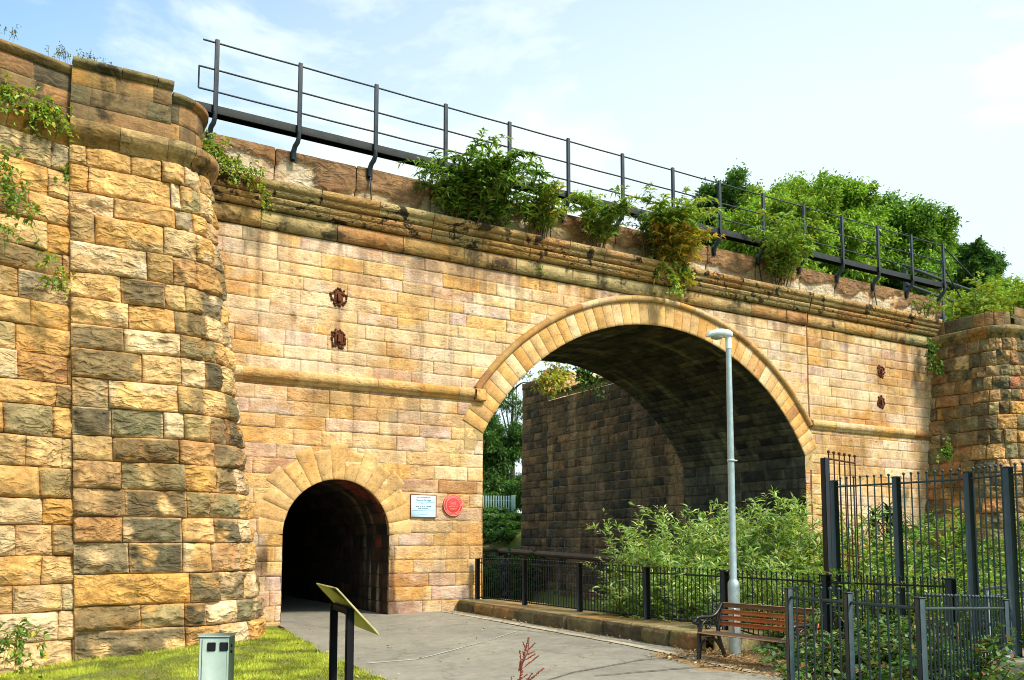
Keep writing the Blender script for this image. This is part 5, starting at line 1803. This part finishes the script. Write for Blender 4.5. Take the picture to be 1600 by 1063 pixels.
# spiky dark plant against the bridge wall
g = np.random.default_rng(251)
sp_b = at_depth(1378, 835, 19.0)
t = thing('spiky_plant', 'dark spiky plant with arching strap leaves against the bridge wall', 'plant', tuple(sp_b))
ml, ms = MB(), MB()
for k, x in enumerate((1366, 1388, 1402)):
    b = at_depth(x, 850, 19.0)
    tpz = at_depth(x, (800, 792, 804)[k], 19.0)
    ms.tube([b, tpz], 0.05, 6)
    n = 60
    az = g.uniform(0, 6.28, n)
    d0 = np.stack([np.cos(az), np.sin(az), g.uniform(0.2, 1.4, n)], -1) * 0.3
    for q in range(n):
        tt = np.linspace(0, 1, 5)[:, None]
        C_ = tpz - (0, 0, g.uniform(0, 0.4)) + d0[q] * tt * 1.5 - np.array([0, 0, 0.5]) * tt ** 2
        sd = unit(np.cross(d0[q], (0, 0, 1)))
        wv = (0.022 * (1 - tt ** 2) + 0.003)
        ml.grid(np.stack([C_ - sd * wv, C_ + sd * wv], 1), np.array((0.05, 0.075, 0.035)) * g.uniform(0.6, 2.2))
ms.build('trunk', M['bark'], t)
ml.build('foliage', M['leaf'], t)

# red dock seed heads in front of the camera
g = np.random.default_rng(261)
b = at_depth(822, 1120, 5.0)
t = thing('dock_plant', 'rusty red dock seed heads poking up from the bottom of the view over the path', 'plant', (b[0], b[1], 0.0))
M['dock'] = plain_mat('red_dock_seed', (0.26, 0.06, 0.035), 0.8, 0.0, 0.4, 30, 0.3, 0.2)
mb = MB()
def spike(p0, p1, n, r0, r1):
    mb.tube([p0, p1], 0.0022, 4, cap=False)
    for k in range(n):
        f = g.random() ** 0.8
        q = p0 + (p1 - p0) * f + g.normal(0, 1, 3) * (r0 * (1 - f) + r1 * f) * 0.5
        mb.ball(q, g.uniform(0.0016, 0.0035), n=4)
Zd = 5.0
J = lambda x, y: at_depth(x, y, Zd)
mb.tube([np.array([b[0], b[1], -0.05]), J(812, 1063), J(815, 1040), J(825, 1018), J(827, 996)], [0.005, 0.0045, 0.004, 0.003, 0.002], 5)
for (a, c, n, r0, r1) in (((812, 1070), (815, 1042), 80, 0.012, 0.010), ((814, 1050), (813, 1034), 90, 0.014, 0.008), ((815, 1040), (812, 1016), 60, 0.006, 0.004), ((816, 1036), (826, 996), 130, 0.010, 0.003),
                          ((823, 1018), (836, 1005), 60, 0.005, 0.003), ((822, 1024), (835, 1018), 50, 0.005, 0.003), ((822, 1031), (836, 1022), 50, 0.005, 0.003), ((820, 1042), (842, 1024), 70, 0.006, 0.003),
                          ((822, 1016), (817, 1003), 40, 0.004, 0.002), ((820, 1030), (817, 1018), 40, 0.004, 0.003), ((826, 1064), (850, 1044), 110, 0.008, 0.003), ((820, 1068), (832, 1052), 60, 0.006, 0.004), ((800, 1068), (799, 1058), 30, 0.004, 0.002), ((812, 1062), (824, 1054), 40, 0.005, 0.003)):
    spike(J(*a), J(*c), n, r0, r1)
mb.build('seed_heads', M['dock'], t)

# --- trees
def tree(name, label, base, H, crown_c, crown_r, nb, nl, leafL, pal, w, seed, trunk_r=0.3, gap=0.5, branchy=0):
    g = np.random.default_rng(seed)
    base, cc, cr = np.array(base, float), np.array(crown_c, float), np.array(crown_r, float)
    t = thing(name, label, 'tree', tuple(base))
    ms, ml = MB(), MB()
    tt = np.linspace(0, 1, 10)[:, None]
    topp = cc + np.array([0, 0, cr[2] * 0.55])
    P = base + (topp - base) * tt + np.cumsum(g.normal(0, 0.12, (10, 3)), 0) * tt
    ms.tube(P, np.linspace(trunk_r, trunk_r * 0.2, 10), 8, cap=False)
    for k in range(nb):
        v = unit(g.normal(0, 1, 3))
        c = cc + v * cr * g.uniform(0.35, 0.95)
        br = cr.mean() * g.uniform(0.18, 0.44)
        i = g.integers(3, 9)
        Q = P[i] + (c - P[i]) * tt + np.array([0, 0, 0.4]) * np.sin(tt * 3.14)
        ms.tube(Q, np.linspace(trunk_r * 0.35, 0.015, 10), 5, cap=False)
        n = int(nl * (br / (cr.mean() * 0.32)) ** 2)
        # sub-clumps give a broken outline
        ns = 14
        sc = unit(g.normal(0, 1, (ns, 3))) * br * g.uniform(0.3, 1.0, (ns, 1))
        pick_ = g.integers(0, ns, n)
        q = c + sc[pick_] + unit(g.normal(0, 1, (n, 3))) * br * (0.40 * g.random((n, 1)) ** 0.5 + 0.35 * (g.random((n, 1)) < 0.16) * g.random((n, 1)))
        d = g.normal(0, 1, (n, 3)) + unit(q - cc) * 0.8 + np.array([0, 0, -0.25])
        tone = g.uniform(0.75, 1.25)
        col = leaf_cols(n, pal, w, g) * tone
        s = g.uniform(0.6, 1.2, n)
        add_leaves(ml, q, d, leafL * s, leafL * 0.42 * s, col, g, 0.2)
        for b_ in range(branchy):
            e = c + sc[b_ % ns] * 1.3
            ms.tube([c, 0.5 * (c + e) + g.normal(0, 0.1, 3), e], [0.03, 0.02, 0.008], 4, cap=False)
    ms.build('trunk', M['bark'], t)
    ml.build('crown', M['leaf_far'], t)
LT = ((0.20, 0.34, 0.045), (0.28, 0.42, 0.06), (0.11, 0.22, 0.035), (0.38, 0.42, 0.06))
DT = ((0.08, 0.17, 0.04), (0.12, 0.23, 0.05), (0.045, 0.10, 0.025))
def tree_px(name, label, x, y, rx, ry, Z, nb, nl, leafL, pal, w, seed, ex=0):
    c = at_depth(x, y, Z)
    k = Z / 1355.3
    tree(name, label, (c[0], c[1], float(ground_h(c[0], c[1])) - 0.1), 0, c, (rx * k * 1.0, rx * k * 1.0, ry * k), nb, nl, leafL, pal, w, seed, branchy=ex)
tree_px('broadleaf_tree', 'dark green tree peeping over the walkway behind the golden-leaved buddleia', 1138, 376, 88, 94, 52, 54, 3400, 0.27, DT, (0.4, 0.3, 0.3), 301)
tree_px('broadleaf_tree', 'large bright green tree crown behind the railing in the middle of the group', 1282, 388, 100, 114, 50, 74, 3000, 0.26, LT, (0.35, 0.35, 0.2, 0.1), 302)
tree_px('broadleaf_tree', 'wide green tree sloping down behind the last railing posts', 1388, 424, 98, 114, 54, 74, 3000, 0.27, ((0.15, 0.28, 0.045), (0.22, 0.36, 0.06), (0.09, 0.18, 0.035)), (0.4, 0.35, 0.25), 303)
tree_px('broadleaf_tree', 'pale green tree low behind the middle of the walkway', 1204, 390, 86, 92, 46, 62, 2600, 0.22, LT, (0.3, 0.4, 0.1, 0.2), 304)
tree_px('broadleaf_tree', 'small dark distant tree beyond the end of the bridge railing', 1520, 430, 46, 52, 66, 34, 2000, 0.3, DT, (0.5, 0.3, 0.2), 305)
tree_px('broadleaf_tree', 'low yellow-green tree beyond the embankment railing', 1560, 485, 90, 46, 46, 24, 1900, 0.20, LT, (0.3, 0.35, 0.15, 0.2), 306)
tree_px('broadleaf_tree', 'dark leafy tree behind the palisade fence', 765, 712, 62, 72, 70, 34, 2280, 0.26, DT, (0.35, 0.25, 0.4), 307)
tree_px('undergrowth_thicket', 'low dark thicket directly behind the palisade fence', 765, 775, 70, 42, 68, 26, 1800, 0.26, DT, (0.35, 0.2, 0.45), 309)
tree_px('broadleaf_tree', 'tree on the far bank mostly hidden behind the pier of the main arch', 690, 700, 66, 84, 72, 24, 1500, 0.32, DT, (0.4, 0.35, 0.25), 310)
tree_px('open_tree', 'thin branching tree against the sky seen through the arch', 800, 610, 46, 60, 76, 12, 266, 0.24, DT, (0.4, 0.2, 0.4), 308, ex=10)
for k, (x, Zt, lab) in enumerate(((745, 56, 'dark bush at the foot of the palisade fence'), (772, 54, 'dark green bush on the far bank below the palisade fence'), (798, 55, 'dark bush where the palisade fence meets the end of the retaining wall'), (760, 48, 'low weeds sprawling over the coping of the river wall'), (742, 50, 'weedy clump on the bank beside the bridge pier edge'), (788, 50, 'weedy clump on the bank next to the service pipe end'), (765, 61, 'dark undergrowth touching the palisade fence'), (795, 46, 'dark shrub at the corner of river wall and retaining wall'))):
    c = at_depth(x, 826, Zt)
    z0 = float(ground_h(c[0], c[1]))
    shrub('bank_bush', lab, 'bush', (c[0], c[1], z0), max(0.9, c[2] - z0 + 0.35), 0.8, 70, 0.3, 0.14, 30, DT, (0.4, 0.3, 0.3), 320 + k, None, base_r=1.5, side=3)

# --- lawn
g = np.random.default_rng(401)
n = 170000
gx_ = g.uniform(-17.8, -11.6, n)
gy_ = g.uniform(-10.8, -1.3, n)
l_, _ = path_edges(gy_)
keep = (gx_ < l_ + g.normal(0, 0.06, n))
keep &= ~((gy_ > -3.45) & (gx_ < -14.1))
keep &= ~(np.hypot(gx_ + 14.11, gy_ + 1.78) < 1.68)
keep &= ~((gy_ > -3.3 + (gx_ + 15.9) * 0.287) & (gx_ < -15.8))
gx_, gy_ = gx_[keep], gy_[keep]
n = len(gx_)
cl = fbm(np.stack([gx_ * 2.2, gy_ * 2.2, 0 * gx_], -1), 3, 12)
k2 = cl > 0.22 + 0.1 * g.random(n)
gx_, gy_, cl = gx_[k2], gy_[k2], cl[k2]
n = len(gx_)
hh = g.uniform(0.02, 0.055, n) * (0.6 + 0.9 * cl)
dpier = np.minimum(np.abs(np.hypot(gx_ + 14.11, gy_ + 1.78) - 1.72), np.where(gx_ < -14.1, np.abs(gy_ + 3.53), 9))
hh = hh * (1 + 2.2 * np.exp(-(dpier / 0.12) ** 2) * g.random(n))
hh = hh * np.where(g.random(n) < 0.006, 2.2, 1.0)
gz_ = ground_h(gx_, gy_) - 0.01
a = g.uniform(0, 6.28, n)
wv = g.uniform(0.004, 0.009, n)
p = np.stack([gx_, gy_, gz_], -1)
sd = np.stack([np.cos(a), np.sin(a), 0 * a], -1)
ln_ = np.stack([g.normal(0, 0.5, n), g.normal(0, 0.5, n), np.ones(n)], -1) * hh[:, None]
V = np.stack([p - sd * wv[:, None], p + sd * wv[:, None], p + ln_], 1).reshape(-1, 3)
mb = MB()
col = leaf_cols(n, ((0.30, 0.36, 0.03), (0.42, 0.44, 0.04), (0.18, 0.25, 0.025), (0.48, 0.42, 0.09)), (0.35, 0.35, 0.15, 0.15), g, 0.3) * (0.55 + 0.9 * sstep(0.25, 0.7, cl)[:, None])
mb.add(V, np.arange(3 * n).reshape(n, 3), np.repeat(col, 3, 0))
struct(mb.build('lawn_grass', M['leaf']), 'stuff')

# --- dead leaves under the bench and on the path
n = 1500
lx2 = np.concatenate([g.uniform(-8.3, -6.5, n), g.uniform(-11.5, -7.2, 110), g.uniform(-7.4, -7.0, 160), g.uniform(-16.5, -12, 160)])
ly2 = np.concatenate([g.uniform(-12.6, -9.4, n), g.uniform(-10, -1, 110), g.uniform(-9.5, -0.3, 160), g.uniform(-10, -3.6, 160)])
n = len(lx2)
P = np.stack([lx2, ly2, ground_h(lx2, ly2) + 0.03 + 0.015 * g.random(n)], -1)
d = np.stack([g.normal(0, 1, n), g.normal(0, 1, n), g.normal(0, 0.2, n)], -1)
mb = MB()
add_leaves(mb, P, d, g.uniform(0.03, 0.09, n), g.uniform(0.015, 0.035, n), leaf_cols(n, ((0.30, 0.17, 0.06), (0.20, 0.10, 0.04), (0.42, 0.27, 0.11), (0.45, 0.38, 0.22)), (0.35, 0.3, 0.25, 0.1), g), g, 0.0, 0.2)
struct(mb.build('fallen_leaves', M['litter']), 'stuff')

# ================================================================== LIGHT, SKY, CAMERA
SUN_AZ = np.array([0.40, -0.92])
SUN_AZ = SUN_AZ / np.linalg.norm(SUN_AZ)
SUN_EL = R(48)
sd = bpy.data.lights.new('sun', 'SUN')
sd.energy = 1.5
sd.angle = R(10)
sd.color = (1.0, 0.92, 0.78)
so = bpy.data.objects.new('sun', sd)
COL.objects.link(so)
dirv = Vector((SUN_AZ[0] * math.cos(SUN_EL), SUN_AZ[1] * math.cos(SUN_EL), math.sin(SUN_EL)))
so.rotation_euler = dirv.to_track_quat('Z', 'Y').to_euler()
so.location = (20, -20, 40)

w = bpy.data.worlds.new('World')
scene.world = w
w.use_nodes = True
nt = w.node_tree
bg = nt.nodes['Background']
sky = N(nt, 'ShaderNodeTexSky', sky_type='NISHITA')
sky.sun_disc = False
sky.sun_elevation = SUN_EL
sky.sun_rotation = math.atan2(SUN_AZ[0], SUN_AZ[1])
sky.air_density = 1.0
sky.dust_density = 1.2
sky.ozone_density = 1.6
tc = N(nt, 'ShaderNodeTexCoord').outputs['Generated']
mp = N(nt, 'ShaderNodeMapping')
mp.inputs['Scale'].default_value = (1.0, 1.0, 2.6)
nt.links.new(tc, mp.inputs['Vector'])
n1 = noise(nt, 3.0, 9, 0.58, mp.outputs[0], 0.25)
f1 = ramp(nt, n1.outputs[0], [(0.40, 0.34), (0.58, 1.0)])
# cloud bank thickens towards the east (+X)
dot = N(nt, 'ShaderNodeVectorMath', operation='DOT_PRODUCT')
nt.links.new(tc, dot.inputs[0])
dot.inputs[1].default_value = (0.80, 0.60, -0.55)
mr = N(nt, 'ShaderNodeMapRange')
mr.inputs['From Min'].default_value = 0.15
mr.inputs['From Max'].default_value = 0.65
nt.links.new(dot.outputs['Value'], mr.inputs['Value'])
mx = N(nt, 'ShaderNodeMath', operation='MULTIPLY_ADD')
mx.use_clamp = True
nt.links.new(mr.outputs[0], mx.inputs[0])
mx.inputs[1].default_value = 0.55
nt.links.new(f1, mx.inputs[2])
gm = N(nt, 'ShaderNodeMath', operation='MULTIPLY')
nt.links.new(f1, gm.inputs[0])
nt.links.new(mx.outputs[0], gm.inputs[1])
fac = N(nt, 'ShaderNodeMath', operation='MAXIMUM')
sc_ = N(nt, 'ShaderNodeMath', operation='MULTIPLY')
nt.links.new(mr.outputs[0], sc_.inputs[0])
sc_.inputs[1].default_value = 0.88
nt.links.new(gm.outputs[0], fac.inputs[0])
nt.links.new(sc_.outputs[0], fac.inputs[1])
skyt = mix(nt, 'MULTIPLY', 1.0, sky.outputs[0], (0.86, 1.12, 1.06))
skyc = mix(nt, 'MIX', fac.outputs[0], skyt, (3.3, 3.75, 3.85))
nt.links.new(skyc, bg.inputs['Color'])
bg.inputs['Strength'].default_value = 0.075

cd = bpy.data.cameras.new('camera')
cam = bpy.data.objects.new('camera', cd)
COL.objects.link(cam)
cd.sensor_fit = 'HORIZONTAL'
cd.sensor_width = 36
cd.lens = 36 * F_PX / 1600
cd.shift_y = (PY - 531.5) / 1600
cd.clip_end = 3000
cd.clip_start = 0.05
cam.location = CAMP
cam.rotation_euler = Vector(FW).to_track_quat('-Z', 'Y').to_euler()
scene.camera = cam
scene.view_settings.view_transform = 'Standard'
scene.view_settings.look = 'None'
scene.view_settings.exposure = 2.0
scene.view_settings.gamma = 1.0
scene.cycles.max_bounces = 6
scene.cycles.diffuse_bounces = 3
scene.cycles.use_denoising = True
scene.cycles.filter_width = 1.0
